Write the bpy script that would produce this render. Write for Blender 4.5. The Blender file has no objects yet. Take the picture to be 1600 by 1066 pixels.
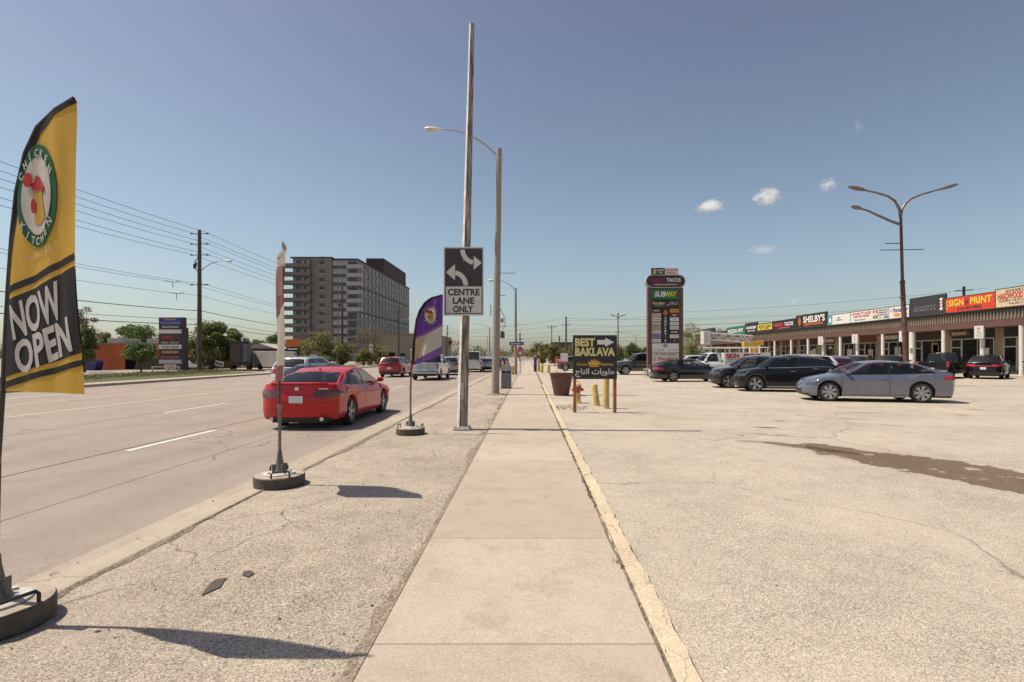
import bpy, bmesh, math, random
import numpy as np
from mathutils import Vector, Matrix
R_ = math.radians
random.seed(7)
sc = bpy.context.scene
COL = sc.collection

# ---------------------------------------------------------------- camera
FPX, VX, VY, CH = 800.0, 826.0, 557.0, 1.6          # focal (px at 1600 wide), vanishing point, eye height
cam = bpy.data.cameras.new('camera'); camo = bpy.data.objects.new('camera', cam); COL.objects.link(camo)
camo.location = (0, 0, CH); camo.rotation_euler = (R_(90), 0, 0)
cam.sensor_width = 36; cam.lens = 36 * FPX / 1600
cam.shift_x = -(VX - 800) / 1600; cam.shift_y = (VY - 533) / 1600
cam.clip_start = 0.05; cam.clip_end = 20000
sc.camera = camo
# ---------------------------------------------------------------- light
SUN_EL, SUN_AZ = 61.0, -3.0                          # shadows run to +X, a touch towards the camera
world = bpy.data.worlds.new('World'); sc.world = world; world.use_nodes = True
wn = world.node_tree.nodes; wl = world.node_tree.links
sky = wn.new('ShaderNodeTexSky'); sky.sky_type = 'NISHITA'; sky.sun_disc = False
sky.sun_elevation = R_(SUN_EL); sky.sun_rotation = R_(270 - SUN_AZ)
sky.air_density = 1.0; sky.dust_density = 1.6; sky.ozone_density = 2.4; sky.altitude = 100
bg = wn['Background']; bg.inputs['Strength'].default_value = 0.108
hs = wn.new('ShaderNodeHueSaturation'); hs.inputs['Saturation'].default_value = 0.80
# the sky's own colour, a little more violet overhead and a little warmer and paler low down
wtc = wn.new('ShaderNodeTexCoord'); wsp = wn.new('ShaderNodeSeparateXYZ'); wcr = wn.new('ShaderNodeValToRGB'); wmx = wn.new('ShaderNodeMix'); wmx.data_type = 'RGBA'; wmx.blend_type = 'MULTIPLY'; wmx.inputs[0].default_value = 1
wl.new(wtc.outputs['Generated'], wsp.inputs[0]); wl.new(wsp.outputs[2], wcr.inputs[0])
e_ = wcr.color_ramp.elements; e_[0].position = 0.0; e_[0].color = (1.0, .97, .87, 1); e_[1].position = .62; e_[1].color = (.76, .70, .76, 1); q_ = e_.new(.22); q_.color = (.90, .94, .89, 1)
wl.new(sky.outputs[0], hs.inputs['Color']); wl.new(hs.outputs[0], wmx.inputs[6]); wl.new(wcr.outputs[0], wmx.inputs[7]); wl.new(wmx.outputs[2], bg.inputs['Color'])
sun = bpy.data.lights.new('sun', 'SUN'); suno = bpy.data.objects.new('sun', sun); COL.objects.link(suno)
sun.energy = 4.5; sun.angle = R_(0.53); sun.color = (1.0, 0.91, 0.77)
sd = Vector((math.cos(R_(SUN_EL)) * math.cos(R_(SUN_AZ)), math.cos(R_(SUN_EL)) * math.sin(R_(SUN_AZ)), -math.sin(R_(SUN_EL))))
suno.rotation_euler = sd.to_track_quat('-Z', 'Y').to_euler()
sc.view_settings.view_transform = 'Standard'; sc.view_settings.look = 'None'
sc.cycles.volume_bounces = 4
sc.view_settings.exposure = 0.27; sc.view_settings.gamma = 1.0

def G(px, py, z=0.0):                                # where a ground point of the photograph stands
    d = FPX * (CH - z) / (py - VY)
    return ((px - VX) * d / FPX, d)

# ---------------------------------------------------------------- materials
MATS = {}
def newmat(name):
    m = bpy.data.materials.new(name); m.use_nodes = True
    return m, m.node_tree.nodes, m.node_tree.links, m.node_tree.nodes['Principled BSDF']
def mat(name, col, rough=0.6, metal=0.0, var=0.12, scale=4.0, bump=0.0, bscale=40.0, coat=0.0, trans=0.0, spec=0.5, emit=0):
    if name in MATS: return MATS[name]
    m, n, l, b = newmat(name)
    b.inputs['Roughness'].default_value = rough; b.inputs['Metallic'].default_value = metal
    b.inputs['Specular IOR Level'].default_value = spec
    if coat: b.inputs['Coat Weight'].default_value = coat; b.inputs['Coat Roughness'].default_value = 0.05
    tc = n.new('ShaderNodeTexCoord')
    nz = n.new('ShaderNodeTexNoise'); nz.inputs['Scale'].default_value = scale; nz.inputs['Detail'].default_value = 6
    l.new(tc.outputs['Object'], nz.inputs['Vector'])
    cr = n.new('ShaderNodeValToRGB')
    cr.color_ramp.elements[0].position = 0.3; cr.color_ramp.elements[1].position = 0.7
    c0 = [max(0, c * (1 - var)) for c in col]; c1 = [min(1, c * (1 + var)) for c in col]
    cr.color_ramp.elements[0].color = (*c0, 1); cr.color_ramp.elements[1].color = (*c1, 1)
    l.new(nz.outputs[0], cr.inputs[0]); l.new(cr.outputs[0], b.inputs['Base Color'])
    if bump:
        nb = n.new('ShaderNodeTexNoise'); nb.inputs['Scale'].default_value = bscale; nb.inputs['Detail'].default_value = 4
        l.new(tc.outputs['Object'], nb.inputs['Vector'])
        bp = n.new('ShaderNodeBump'); bp.inputs['Strength'].default_value = bump; bp.inputs['Distance'].default_value = 0.02
        l.new(nb.outputs[0], bp.inputs['Height']); l.new(bp.outputs[0], b.inputs['Normal'])
    if trans:
        t = n.new('ShaderNodeBsdfTranslucent'); mx = n.new('ShaderNodeMixShader'); mx.inputs[0].default_value = trans
        l.new(cr.outputs[0], t.inputs[0]); l.new(b.outputs[0], mx.inputs[1]); l.new(t.outputs[0], mx.inputs[2])
        l.new(mx.outputs[0], n['Material Output'].inputs[0])
    MATS[name] = m
    return m
def glass(name, tint, alpha, rough=0.03):
    if name in MATS: return MATS[name]
    m, n, l, b = newmat(name)
    b.inputs['Base Color'].default_value = (*tint, 1); b.inputs['Roughness'].default_value = rough
    b.inputs['Alpha'].default_value = alpha; b.inputs['Specular IOR Level'].default_value = 0.7
    tc = n.new('ShaderNodeTexCoord'); nz = n.new('ShaderNodeTexNoise'); nz.inputs['Scale'].default_value = 1.5
    mr = n.new('ShaderNodeMapRange'); mr.inputs[3].default_value = rough * .6; mr.inputs[4].default_value = rough * 2.2
    l.new(tc.outputs['Object'], nz.inputs[0]); l.new(nz.outputs[0], mr.inputs[0]); l.new(mr.outputs[0], b.inputs['Roughness'])
    MATS[name] = m; return m
def paint(name, col, metal=0.35, rough=0.32, coat=1.0):
    return mat('car paint ' + name, col, rough * .75, metal, .05, 1.2, coat=coat, spec=.5 if coat > .5 else .3)

def ground_mat(name, c_dark, c_light, agg=140, aggamt=.5, patch=.4, bump=.5, cracks=0, rough=.9, stain=None, lines=(), joints=None, tracks=(), drips=0):
    """asphalt / concrete: fine aggregate speckle, broad mottling, pits, cracks"""
    m, n, l, b = newmat(name)
    b.inputs['Roughness'].default_value = rough; b.inputs['Specular IOR Level'].default_value = .25
    tc = n.new('ShaderNodeTexCoord'); P = tc.outputs['Object']
    def noise(s, d=5, r=.6):
        q = n.new('ShaderNodeTexNoise'); q.inputs['Scale'].default_value = s; q.inputs['Detail'].default_value = d
        q.inputs['Roughness'].default_value = r; l.new(P, q.inputs['Vector']); return q.outputs[0]
    def math_(op, a, bb=None, c=None):
        q = n.new('ShaderNodeMath'); q.operation = op
        for i, v in enumerate((a, bb, c)):
            if v is None: continue
            if isinstance(v, (int, float)): q.inputs[i].default_value = v
            else: l.new(v, q.inputs[i])
        return q.outputs[0]
    def ramp(v, a, bb, lo=0., hi=1.):
        q = n.new('ShaderNodeMapRange'); q.inputs[1].default_value = a; q.inputs[2].default_value = bb
        q.inputs[3].default_value = lo; q.inputs[4].default_value = hi; l.new(v, q.inputs[0]); return q.outputs[0]
    def mix(f, a, bb):
        q = n.new('ShaderNodeMix'); q.data_type = 'RGBA'
        if isinstance(f, (int, float)): q.inputs[0].default_value = f
        else: l.new(f, q.inputs[0])
        for i, v in ((6, a), (7, bb)):
            if isinstance(v, tuple): q.inputs[i].default_value = (*v, 1)
            else: l.new(v, q.inputs[i])
        return q.outputs[2]
    def vor(s, feat='F1', out=0):
        q = n.new('ShaderNodeTexVoronoi'); q.inputs['Scale'].default_value = s; q.feature = feat
        l.new(P, q.inputs['Vector']); return q.outputs[out]
    v1 = n.new('ShaderNodeTexVoronoi'); v1.inputs['Scale'].default_value = agg; l.new(P, v1.inputs['Vector'])
    sep = n.new('ShaderNodeSeparateColor'); l.new(v1.outputs['Color'], sep.inputs[0])
    grain = sep.outputs[0]
    grain2 = noise(agg * 1.0, 2, .7)
    f = math_('ADD', math_('MULTIPLY', grain, aggamt), math_('MULTIPLY', grain2, 1 - aggamt))
    big = noise(.45, 6, .65); mid = noise(3.2, 5, .6)
    f = math_('ADD', f, math_('MULTIPLY', math_('ADD', math_('SUBTRACT', big, .5), math_('MULTIPLY', math_('SUBTRACT', mid, .5), .6)), patch))
    calm = ramp(noise(.7, 5), .40, .62, .72, 1.25)      # dusty smooth areas against gravelly ones
    f = math_('ADD', math_('MULTIPLY', math_('SUBTRACT', f, .5), calm), math_('ADD', .5, math_('MULTIPLY', math_('SUBTRACT', 1, calm), .12)))
    base = mix(ramp(f, .22, .8), c_dark, c_light)
    spk = math_('MULTIPLY', math_('SUBTRACT', 1, ramp(vor(agg * .42), .10, .20)), ramp(noise(agg * .12, 2), .48, .60))
    base = mix(math_('MULTIPLY', spk, .65), base, tuple(c * .40 for c in c_dark))
    # pits: sparse dark dots
    pit = ramp(vor(agg * .16), .10, .16)
    pitm = ramp(noise(1.1, 4), .52, .62)
    pitf = math_('MULTIPLY', math_('SUBTRACT', 1, pit), pitm)
    base = mix(math_('MULTIPLY', pitf, .75), base, tuple(c * .35 for c in c_dark))
    hgt = math_('ADD', math_('MULTIPLY', grain, .5), math_('MULTIPLY', grain2, .8))
    hgt = math_('SUBTRACT', hgt, math_('MULTIPLY', pitf, 1.0))
    sepP = n.new('ShaderNodeSeparateXYZ'); l.new(P, sepP.inputs[0])
    X, Y = sepP.outputs[0], sepP.outputs[1]
    if cracks:
        nw = n.new('ShaderNodeTexNoise'); nw.inputs['Scale'].default_value = 1.4; nw.inputs['Detail'].default_value = 7
        l.new(P, nw.inputs['Vector'])
        va = n.new('ShaderNodeVectorMath'); va.operation = 'SCALE'; va.inputs['Scale'].default_value = .8
        l.new(nw.outputs['Color'], va.inputs[0])
        vb = n.new('ShaderNodeVectorMath'); vb.operation = 'ADD'; l.new(va.outputs[0], vb.inputs[0]); l.new(P, vb.inputs[1])
        vc = n.new('ShaderNodeTexVoronoi'); vc.feature = 'DISTANCE_TO_EDGE'; vc.inputs['Scale'].default_value = cracks
        l.new(vb.outputs[0], vc.inputs['Vector'])
        ck = math_('SUBTRACT', 1, ramp(vc.outputs['Distance'], .001, .008))
        ck = math_('MULTIPLY', ck, ramp(noise(.23, 3), .42, .55))
        base = mix(math_('MULTIPLY', ck, .55), base, tuple(c * .3 for c in c_dark))
        hgt = math_('SUBTRACT', hgt, math_('MULTIPLY', ck, 1.5))
    if drips:
        nd = n.new('ShaderNodeTexNoise'); nd.inputs['Scale'].default_value = 5; nd.inputs['Detail'].default_value = 4; l.new(P, nd.inputs['Vector'])
        sv = n.new('ShaderNodeVectorMath'); sv.operation = 'SCALE'; sv.inputs['Scale'].default_value = .22; l.new(nd.outputs['Color'], sv.inputs[0])
        av = n.new('ShaderNodeVectorMath'); l.new(sv.outputs[0], av.inputs[0]); l.new(P, av.inputs[1])
        vd = n.new('ShaderNodeTexVoronoi'); vd.inputs['Scale'].default_value = drips; l.new(av.outputs[0], vd.inputs['Vector'])
        sc3 = n.new('ShaderNodeSeparateColor'); l.new(vd.outputs['Color'], sc3.inputs[0])
        rr3 = math_('MULTIPLY', sc3.outputs[1], .16)
        q = math_('MULTIPLY', math_('LESS_THAN', sc3.outputs[0], .5), math_('SUBTRACT', 1, ramp(math_('SUBTRACT', vd.outputs['Distance'], rr3), -.03, .03)))
        mm = n.new('ShaderNodeMix'); mm.data_type = 'RGBA'; mm.blend_type = 'MULTIPLY'; l.new(math_('MULTIPLY', q, .55), mm.inputs[0]); l.new(base, mm.inputs[6]); mm.inputs[7].default_value = (.42, .38, .34, 1); base = mm.outputs[2]
    for (x0, w, s) in lines:                          # long paving seams
        d = math_('ABSOLUTE', math_('SUBTRACT', math_('ADD', X, math_('MULTIPLY', noise(.8, 5), .12)), x0 + .06))
        q = math_('MULTIPLY', math_('SUBTRACT', 1, ramp(d, w * .5, w)), math_('MULTIPLY', ramp(noise(.35, 3), .22, .40), s))
        base = mix(q, base, tuple(c * .3 for c in c_dark))
    for (x0, w, s) in tracks:                         # worn wheel paths
        d = math_('ABSOLUTE', math_('SUBTRACT', X, x0))
        q = math_('MULTIPLY', math_('SUBTRACT', 1, ramp(d, 0, w)), math_('MULTIPLY', noise(.4, 4), s))
        base = mix(q, base, tuple(c * .72 for c in c_dark))
    if joints:
        y0, dy = joints
        d = math_('ABSOLUTE', math_('SUBTRACT', math_('FRACT', math_('DIVIDE', math_('SUBTRACT', math_('ADD', Y, math_('MULTIPLY', noise(6, 3), .02)), y0), dy)), .5))
        q = ramp(d, .5 - .010 / dy, .5 - .003 / dy)
        base = mix(math_('MULTIPLY', q, .6), base, tuple(c * .4 for c in c_dark))
        hgt = math_('SUBTRACT', hgt, math_('MULTIPLY', q, 1.5))
        wn_ = n.new('ShaderNodeTexWhiteNoise'); wn_.noise_dimensions = '1D'; l.new(math_('FLOOR', math_('ADD', math_('DIVIDE', math_('SUBTRACT', Y, y0), dy), .0)), wn_.inputs['W'])
        base = mix(math_('MULTIPLY', wn_.outputs['Value'], .45), base, c_dark)
        blot = math_('MULTIPLY', ramp(noise(2.2, 7, .72), .52, .68), .5)
        base = mix(blot, base, tuple(c * .85 for c in c_dark))
    if stain:
        for (sx, sy, rot, la, lb, amt) in stain:
            mp = n.new('ShaderNodeMapping'); mp.vector_type = 'TEXTURE'
            mp.inputs['Location'].default_value = (sx, sy, 0); mp.inputs['Rotation'].default_value = (0, 0, R_(rot)); mp.inputs['Scale'].default_value = (la, lb, 1)
            l.new(P, mp.inputs[0])
            ln = n.new('ShaderNodeVectorMath'); ln.operation = 'LENGTH'; l.new(mp.outputs[0], ln.inputs[0])
            dd = math_('ADD', ln.outputs['Value'], math_('MULTIPLY', math_('SUBTRACT', noise(1.1, 8, .68), .5), 1.7))
            q = math_('MULTIPLY', math_('SUBTRACT', 1, ramp(dd, .86, .93)), amt)
            q = math_('MULTIPLY', q, math_('SUBTRACT', 1, math_('MULTIPLY', ramp(noise(2.3, 5), .60, .64), .8)))
            mm = n.new('ShaderNodeMix'); mm.data_type = 'RGBA'; mm.blend_type = 'MULTIPLY'; l.new(q, mm.inputs[0]); l.new(base, mm.inputs[6]); mm.inputs[7].default_value = (.34, .275, .215, 1); base = mm.outputs[2]
    l.new(base, b.inputs['Base Color'])
    bp = n.new('ShaderNodeBump'); bp.inputs['Strength'].default_value = bump; bp.inputs['Distance'].default_value = .006
    l.new(hgt, bp.inputs['Height']); l.new(bp.outputs[0], b.inputs['Normal'])
    MATS[name] = m
    return m

def leaf_mat(name, dark, light, trans=.35):
    if name in MATS: return MATS[name]
    m, n, l, b = newmat(name)
    gi = n.new('ShaderNodeNewGeometry'); cr = n.new('ShaderNodeValToRGB')
    cr.color_ramp.elements[0].color = (*dark, 1); cr.color_ramp.elements[1].color = (*light, 1)
    tc = n.new('ShaderNodeTexCoord'); nz = n.new('ShaderNodeTexNoise'); nz.inputs['Scale'].default_value = .8
    l.new(tc.outputs['Object'], nz.inputs[0])
    ad = n.new('ShaderNodeMath'); ad.operation = 'MULTIPLY_ADD'; ad.inputs[1].default_value = .6
    sb = n.new('ShaderNodeMath'); sb.operation = 'MULTIPLY'; sb.inputs[1].default_value = .45
    l.new(nz.outputs[0], sb.inputs[0]); l.new(gi.outputs['Random Per Island'], ad.inputs[0]); l.new(sb.outputs[0], ad.inputs[2])
    l.new(ad.outputs[0], cr.inputs[0]); l.new(cr.outputs[0], b.inputs['Base Color']); b.inputs['Roughness'].default_value = .55
    t = n.new('ShaderNodeBsdfTranslucent'); mx = n.new('ShaderNodeMixShader'); mx.inputs[0].default_value = trans
    l.new(cr.outputs[0], t.inputs[0]); l.new(b.outputs[0], mx.inputs[1]); l.new(t.outputs[0], mx.inputs[2])
    l.new(mx.outputs[0], n['Material Output'].inputs[0])
    MATS[name] = m; return m

WHITE = mat('white paint', (.72, .70, .66), .5)
BLACK = mat('black plastic', (.012, .012, .013), .45)
DARK = mat('dark trim', (.02, .02, .022), .5)
RUBBER = mat('tyre rubber', (.022, .021, .02), .85)
CHROME = mat('chrome trim', (.62, .62, .62), .2, 1.0)
ALLOY = mat('alloy rim', (.50, .50, .51), .35, .7)
GLASS = glass('car glass', (.012, .014, .016), .50)
GLASSL = glass('clear car glass', (.02, .024, .025), .30)
GLASSD = glass('tinted glass', (.008, .009, .01), .92)
SHOPGL = glass('shop glass', (.02, .024, .026), .55)
HEADL = mat('headlight lens', (.10, .102, .106), .08, .5, coat=1)
TAILR = mat('tail light red', (.42, .012, .018), .15, coat=1)
PLATE = mat('number plate white', (.68, .69, .7), .4)
STEEL = mat('galvanised steel', (.42, .41, .39), .5, .5, .15, 8)
CONC = mat('grey concrete', (.40, .36, .31), .9, 0, .15, 12, .3, 90)
WOOD = mat('weathered pole wood', (.10, .075, .055), .9, 0, .3, 6, .5, 30)
RUST = mat('rusty brown steel', (.13, .062, .045), .75, .2, .45, 5, .3, 25)
CABLE = mat('black cable', (.02, .02, .022), .6)

# ---------------------------------------------------------------- mesh building
class MB:
    def __init__(s): s.v = []; s.f = []; s.m = []
    def add(s, vs, fs, mi=0):
        o = len(s.v); s.v.extend([tuple(p) for p in vs]); s.f.extend([tuple(i + o for i in f) for f in fs]); s.m.extend([mi] * len(fs)); return s
    def box(s, c, d, rz=0, mi=0, rx=0, ry=0):
        hx, hy, hz = d[0] / 2, d[1] / 2, d[2] / 2
        M = Matrix.Rotation(rz, 3, 'Z') @ Matrix.Rotation(ry, 3, 'Y') @ Matrix.Rotation(rx, 3, 'X')
        vs = [Vector(c) + M @ Vector((x * hx, y * hy, z * hz)) for x in (-1, 1) for y in (-1, 1) for z in (-1, 1)]
        return s.add(vs, [(0, 1, 3, 2), (4, 6, 7, 5), (0, 4, 5, 1), (2, 3, 7, 6), (0, 2, 6, 4), (1, 5, 7, 3)], mi)
    def bbox(s, x0, x1, y0, y1, z0, z1, mi=0):
        return s.box(((x0 + x1) / 2, (y0 + y1) / 2, (z0 + z1) / 2), (abs(x1 - x0), abs(y1 - y0), abs(z1 - z0)), 0, mi)
    def tube(s, pts, r, n=10, mi=0, cap=True):
        pts = [Vector(p) for p in pts]; rs = r if isinstance(r, (list, tuple)) else [r] * len(pts)
        rings = []; up = Vector((0, 0, 1))
        for i, p in enumerate(pts):
            d = (pts[min(i + 1, len(pts) - 1)] - pts[max(i - 1, 0)]).normalized()
            if i == 0:
                a = d.orthogonal().normalized()
            else:
                a = (a - d * a.dot(d)).normalized()
            b = d.cross(a)
            rings.append([p + (a * math.cos(2 * math.pi * k / n) + b * math.sin(2 * math.pi * k / n)) * rs[i] for k in range(n)])
        vs = [q for rg in rings for q in rg]
        fs = [(i * n + k, i * n + (k + 1) % n, (i + 1) * n + (k + 1) % n, (i + 1) * n + k) for i in range(len(pts) - 1) for k in range(n)]
        if cap: fs += [tuple(range(n - 1, -1, -1)), tuple(range((len(pts) - 1) * n, len(pts) * n))]
        return s.add(vs, fs, mi)
    def lathe(s, prof, n=24, mi=0, c=(0, 0, 0), axis='Z'):
        vs = []
        for r, z in prof:
            for k in range(n):
                a = 2 * math.pi * k / n; x, y = r * math.cos(a), r * math.sin(a)
                p = (x, y, z) if axis == 'Z' else (x, z, y)
                vs.append((p[0] + c[0], p[1] + c[1], p[2] + c[2]))
        fs = [(i * n + k, i * n + (k + 1) % n, (i + 1) * n + (k + 1) % n, (i + 1) * n + k) for i in range(len(prof) - 1) for k in range(n)]
        if prof[0][0] > 1e-6: fs.append(tuple(range(n - 1, -1, -1)))
        if prof[-1][0] > 1e-6: fs.append(tuple(range((len(prof) - 1) * n, len(prof) * n)))
        return s.add(vs, fs, mi)
    def grid(s, fn, us, vs_, mi=0):
        P = [fn(u, v) for u in us for v in vs_]; nv = len(vs_)
        return s.add(P, [(i * nv + j, (i + 1) * nv + j, (i + 1) * nv + j + 1, i * nv + j + 1) for i in range(len(us) - 1) for j in range(nv - 1)], mi)
    def prism(s, poly, fn0, fn1, mi=0):
        n = len(poly); vs = [fn0(*p) for p in poly] + [fn1(*p) for p in poly]
        return s.add(vs, [tuple(range(n)), tuple(range(2 * n - 1, n - 1, -1))] + [(i, (i + 1) % n, n + (i + 1) % n, n + i) for i in range(n)], mi)
    def build(s, name, mats, parent=None, smooth=False, merge=0, recalc=True, bevel=0, loc=None):
        me = bpy.data.meshes.new(name); me.from_pydata(s.v, [], s.f)
        for m in (mats if isinstance(mats, (list, tuple)) else [mats]): me.materials.append(m)
        if max(s.m, default=0): me.polygons.foreach_set('material_index', s.m)
        bm = bmesh.new(); bm.from_mesh(me)
        if merge:
            bmesh.ops.remove_doubles(bm, verts=bm.verts, dist=merge)
            bmesh.ops.dissolve_degenerate(bm, edges=bm.edges, dist=merge * .5)
        if bevel:
            bmesh.ops.bevel(bm, geom=[e for e in bm.edges if len(e.link_faces) == 2 and e.calc_face_angle(0) > .6], offset=bevel, segments=1 if bevel < .02 else 2, affect='EDGES', profile=.6)
        if recalc: bmesh.ops.recalc_face_normals(bm, faces=bm.faces)
        if smooth:
            ang = 0.6 if smooth is True else smooth
            for f in bm.faces: f.smooth = True
            for e in bm.edges:
                if len(e.link_faces) == 2 and e.calc_face_angle(0) > ang: e.smooth = False
        bm.to_mesh(me); bm.free()
        o = bpy.data.objects.new(name, me); COL.objects.link(o)
        if parent: o.parent = parent
        if loc: o.location = loc
        return o
def tag(o, label=None, cat=None, group=None, kind=None):
    if label: o['label'] = label
    if cat: o['category'] = cat
    if group: o['group'] = group
    if kind: o['kind'] = kind
    return o
def thing(name, label, cat, loc=(0, 0, 0), rz=0, group=None):
    o = bpy.data.objects.new(name, None); COL.objects.link(o); o.empty_display_size = .3
    o.location = loc; o.rotation_euler = (0, 0, rz)
    return tag(o, label, cat, group)
def struct(name, mb, m, **k): return tag(mb.build(name, m, **k), kind='structure')
def lin(a, b, n): return [a + (b - a) * i / (n - 1) for i in range(n)]
def interp(tab, u):
    xs = [p[0] for p in tab]; ys = [p[1] for p in tab]
    if u <= xs[0]: return ys[0]
    if u >= xs[-1]: return ys[-1]
    i = max(k for k in range(len(xs) - 1) if xs[k] <= u)
    def slope(k):
        if k <= 0: return (ys[1] - ys[0]) / (xs[1] - xs[0])
        if k >= len(xs) - 1: return (ys[-1] - ys[-2]) / (xs[-1] - xs[-2])
        a = (ys[k] - ys[k - 1]) / (xs[k] - xs[k - 1]); b = (ys[k + 1] - ys[k]) / (xs[k + 1] - xs[k])
        return 0 if a * b <= 0 else 2 * a * b / (a + b)
    h = xs[i + 1] - xs[i]; t = (u - xs[i]) / h
    return ((2*t**3-3*t**2+1) * ys[i] + (t**3-2*t**2+t) * h * slope(i) + (-2*t**3+3*t**2) * ys[i+1] + (t**3-t**2) * h * slope(i+1))

# ---------------------------------------------------------------- lettering
_T = {}
def text2d(s, bold=0.0, shear=0.0):
    k = (s, bold, shear)
    if k in _T: return _T[k]
    c = bpy.data.curves.new('lettering', 'FONT'); c.body = s; c.size = 1; c.resolution_u = 3; c.shear = shear; c.offset = bold
    o = bpy.data.objects.new('lettering', c); COL.objects.link(o)
    dg = bpy.context.evaluated_depsgraph_get(); e = o.evaluated_get(dg); me = e.to_mesh()
    V = np.array([v.co[:2] for v in me.vertices], dtype=float).reshape(-1, 2); F = [tuple(p.vertices) for p in me.polygons]
    e.to_mesh_clear(); bpy.data.objects.remove(o); bpy.data.curves.remove(c)
    _T[k] = (V, F); return _T[k]
def text_shape(s, cx, cz, h, w=None, bold=.02, shear=0, rot=0, cap=True):
    """2D vertices of a word, centred on cx,cz, capital height h, squeezed to width w if given"""
    V, F = text2d(s, bold, shear)
    if len(V) == 0: return V, F
    lo, hi = V.min(0), V.max(0)
    H = .70 if cap else (hi[1] - lo[1])
    z0 = .35 if cap else (hi[1] + lo[1]) / 2
    sz = h / H; sx = sz if w is None else w / (hi[0] - lo[0])
    Q = np.stack([(V[:, 0] - (hi[0] + lo[0]) / 2) * sx, (V[:, 1] - z0) * sz], 1)
    if rot:
        a = R_(rot); Q = Q @ np.array([[math.cos(a), math.sin(a)], [-math.sin(a), math.cos(a)]])
    return Q + np.array([cx, cz]), F
def put(mb, shape, fn, mi=0):
    Q, F = shape
    mb.add([fn(float(x), float(z)) for x, z in Q], F, mi)
def ell(cx, cz, rx, rz, n=32, a0=0, a1=360): return [(cx + rx * math.cos(R_(a0 + (a1 - a0) * k / n)), cz + rz * math.sin(R_(a0 + (a1 - a0) * k / n))) for k in range(n if a1 - a0 >= 360 else n + 1)]
def ringq(cx, cz, r0, r1, n=40, sx=1.0):
    vs = []; fs = []
    for k in range(n):
        a = 2 * math.pi * k / n
        vs += [(cx + r0 * sx * math.cos(a), cz + r0 * math.sin(a)), (cx + r1 * sx * math.cos(a), cz + r1 * math.sin(a))]
    for k in range(n): j = (k + 1) % n; fs.append((2*k, 2*k+1, 2*j+1, 2*j))
    return np.array(vs), fs
def poly(pts): return np.array(pts, dtype=float), [tuple(range(len(pts)))]
def rect(x0, x1, z0, z1): return poly([(x0, z0), (x1, z0), (x1, z1), (x0, z1)])
def letters(parent, items, y=-.03, step=.003):
    """items: (layer, material, [shapes], part name) laid on the board's -Y face, one mesh per colour"""
    for lay, m, shapes, nm in items:
        mb = MB()
        for s in shapes: put(mb, s, lambda a, b: (a, y - step * (lay + 1), b))
        if mb.v: mb.build(nm, m, parent, recalc=False)
INK = mat('black sign print', (.018, .017, .017), .5, var=.05)
WPR = mat('white sign print', (.74, .72, .68), .5, var=.05)
YPR = mat('yellow sign print', (.68, .52, .06), .5, var=.05)
RPR = mat('red sign print', (.48, .03, .03), .5, var=.05)
OPR = mat('orange sign print', (.70, .16, .03), .5, var=.05)
GPR = mat('green sign print', (.02, .16, .09), .5, var=.05)
BPR = mat('blue sign print', (.03, .06, .22), .5, var=.05)
TPR = mat('teal sign print', (.06, .30, .36), .5, var=.05)
GOLD = mat('gold sign print', (.62, .36, .06), .5, var=.05)
GRY = mat('grey sign print', (.25, .25, .25), .5, var=.05)
CRM = mat('cream sign print', (.62, .52, .36), .5, var=.05)
PPR = mat('purple sign print', (.10, .03, .19), .5, var=.05)
PNK = mat('pink sign print', (.55, .07, .16), .5, var=.05)
# ================================================================ SETTING
ASPH_ROAD = ground_mat('road asphalt', (.235, .19, .158), (.40, .335, .28), 150, .5, .45, .6, .33, lines=((-7.50, .035, 1.0), (-11.28, .028, .9), (-5.5, .018, .8), (-14.3, .02, .7)),
                       tracks=((-4.6, .5, .5), (-6.2, .5, .5), (-8.4, .5, .4), (-10, .5, .4)))
ASPH_LOT = ground_mat('parking lot asphalt', (.235, .197, .152), (.63, .545, .44), 150, .6, .42, .6, .26, drips=.7, stain=((6.1, 7.0, -64, 2.9, .80, .95), (4.9, 8.95, -50, .9, .22, .7), (4.35, 9.55, -20, .55, .18, .5), (5.35, 11.5, -10, .34, .13, .95), (4.9, 10.5, -30, .5, .12, .5), (9.5, 14.5, 12, 1.2, .12, .35)))
ASPH_BLVD = ground_mat('verge asphalt', (.195, .16, .123), (.56, .475, .375), 130, .6, .6, .8, .7)
CONC_WALK = ground_mat('sidewalk concrete', (.345, .28, .215), (.585, .49, .392), 170, .5, .42, .5, 0, joints=(1.19, 1.65))
CONC_KERB = ground_mat('kerb concrete', (.30, .25, .195), (.50, .42, .335), 150, .4, .7, .5, .8, joints=(0, 3.1))
YEL_KERB = ground_mat('worn yellow kerb paint', (.40, .33, .24), (.74, .60, .41), 110, .45, .75, .6, 1.6)
DIRT = ground_mat('crumbled dirt edge', (.13, .10, .075), (.34, .28, .21), 60, .6, .6, 1.0, 0)
GRASSG = ground_mat('grass ground', (.06, .075, .025), (.16, .15, .06), 30, .5, .7, .8, 0)
FARG = ground_mat('far ground', (.20, .18, .14), (.30, .27, .21), 6, .4, .5, .2, 0)
PAINTW = mat('road paint white', (.62, .60, .56), .7, var=.18, scale=9)
PAINTY = mat('road paint yellow', (.55, .43, .27), .7, var=.2, scale=9)
ZR = -0.12
def sheet(name, x0, x1, y0, y1, z, m, nx=1, ny=1):
    mb = MB(); mb.grid(lambda a, b: (a, b, z), lin(x0, x1, nx + 1), lin(y0, y1, ny + 1)); return struct(name, mb, m)
def slab(name, x0, x1, y0, y1, z0, z1, m):
    mb = MB(); mb.bbox(x0, x1, y0, y1, z0, z1); return struct(name, mb, m)
sheet('ground', -6000, 6000, -200, 9000, -.30, FARG)
sheet('road', -24.7, -3.5, -30, 420, ZR, ASPH_ROAD)
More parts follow.
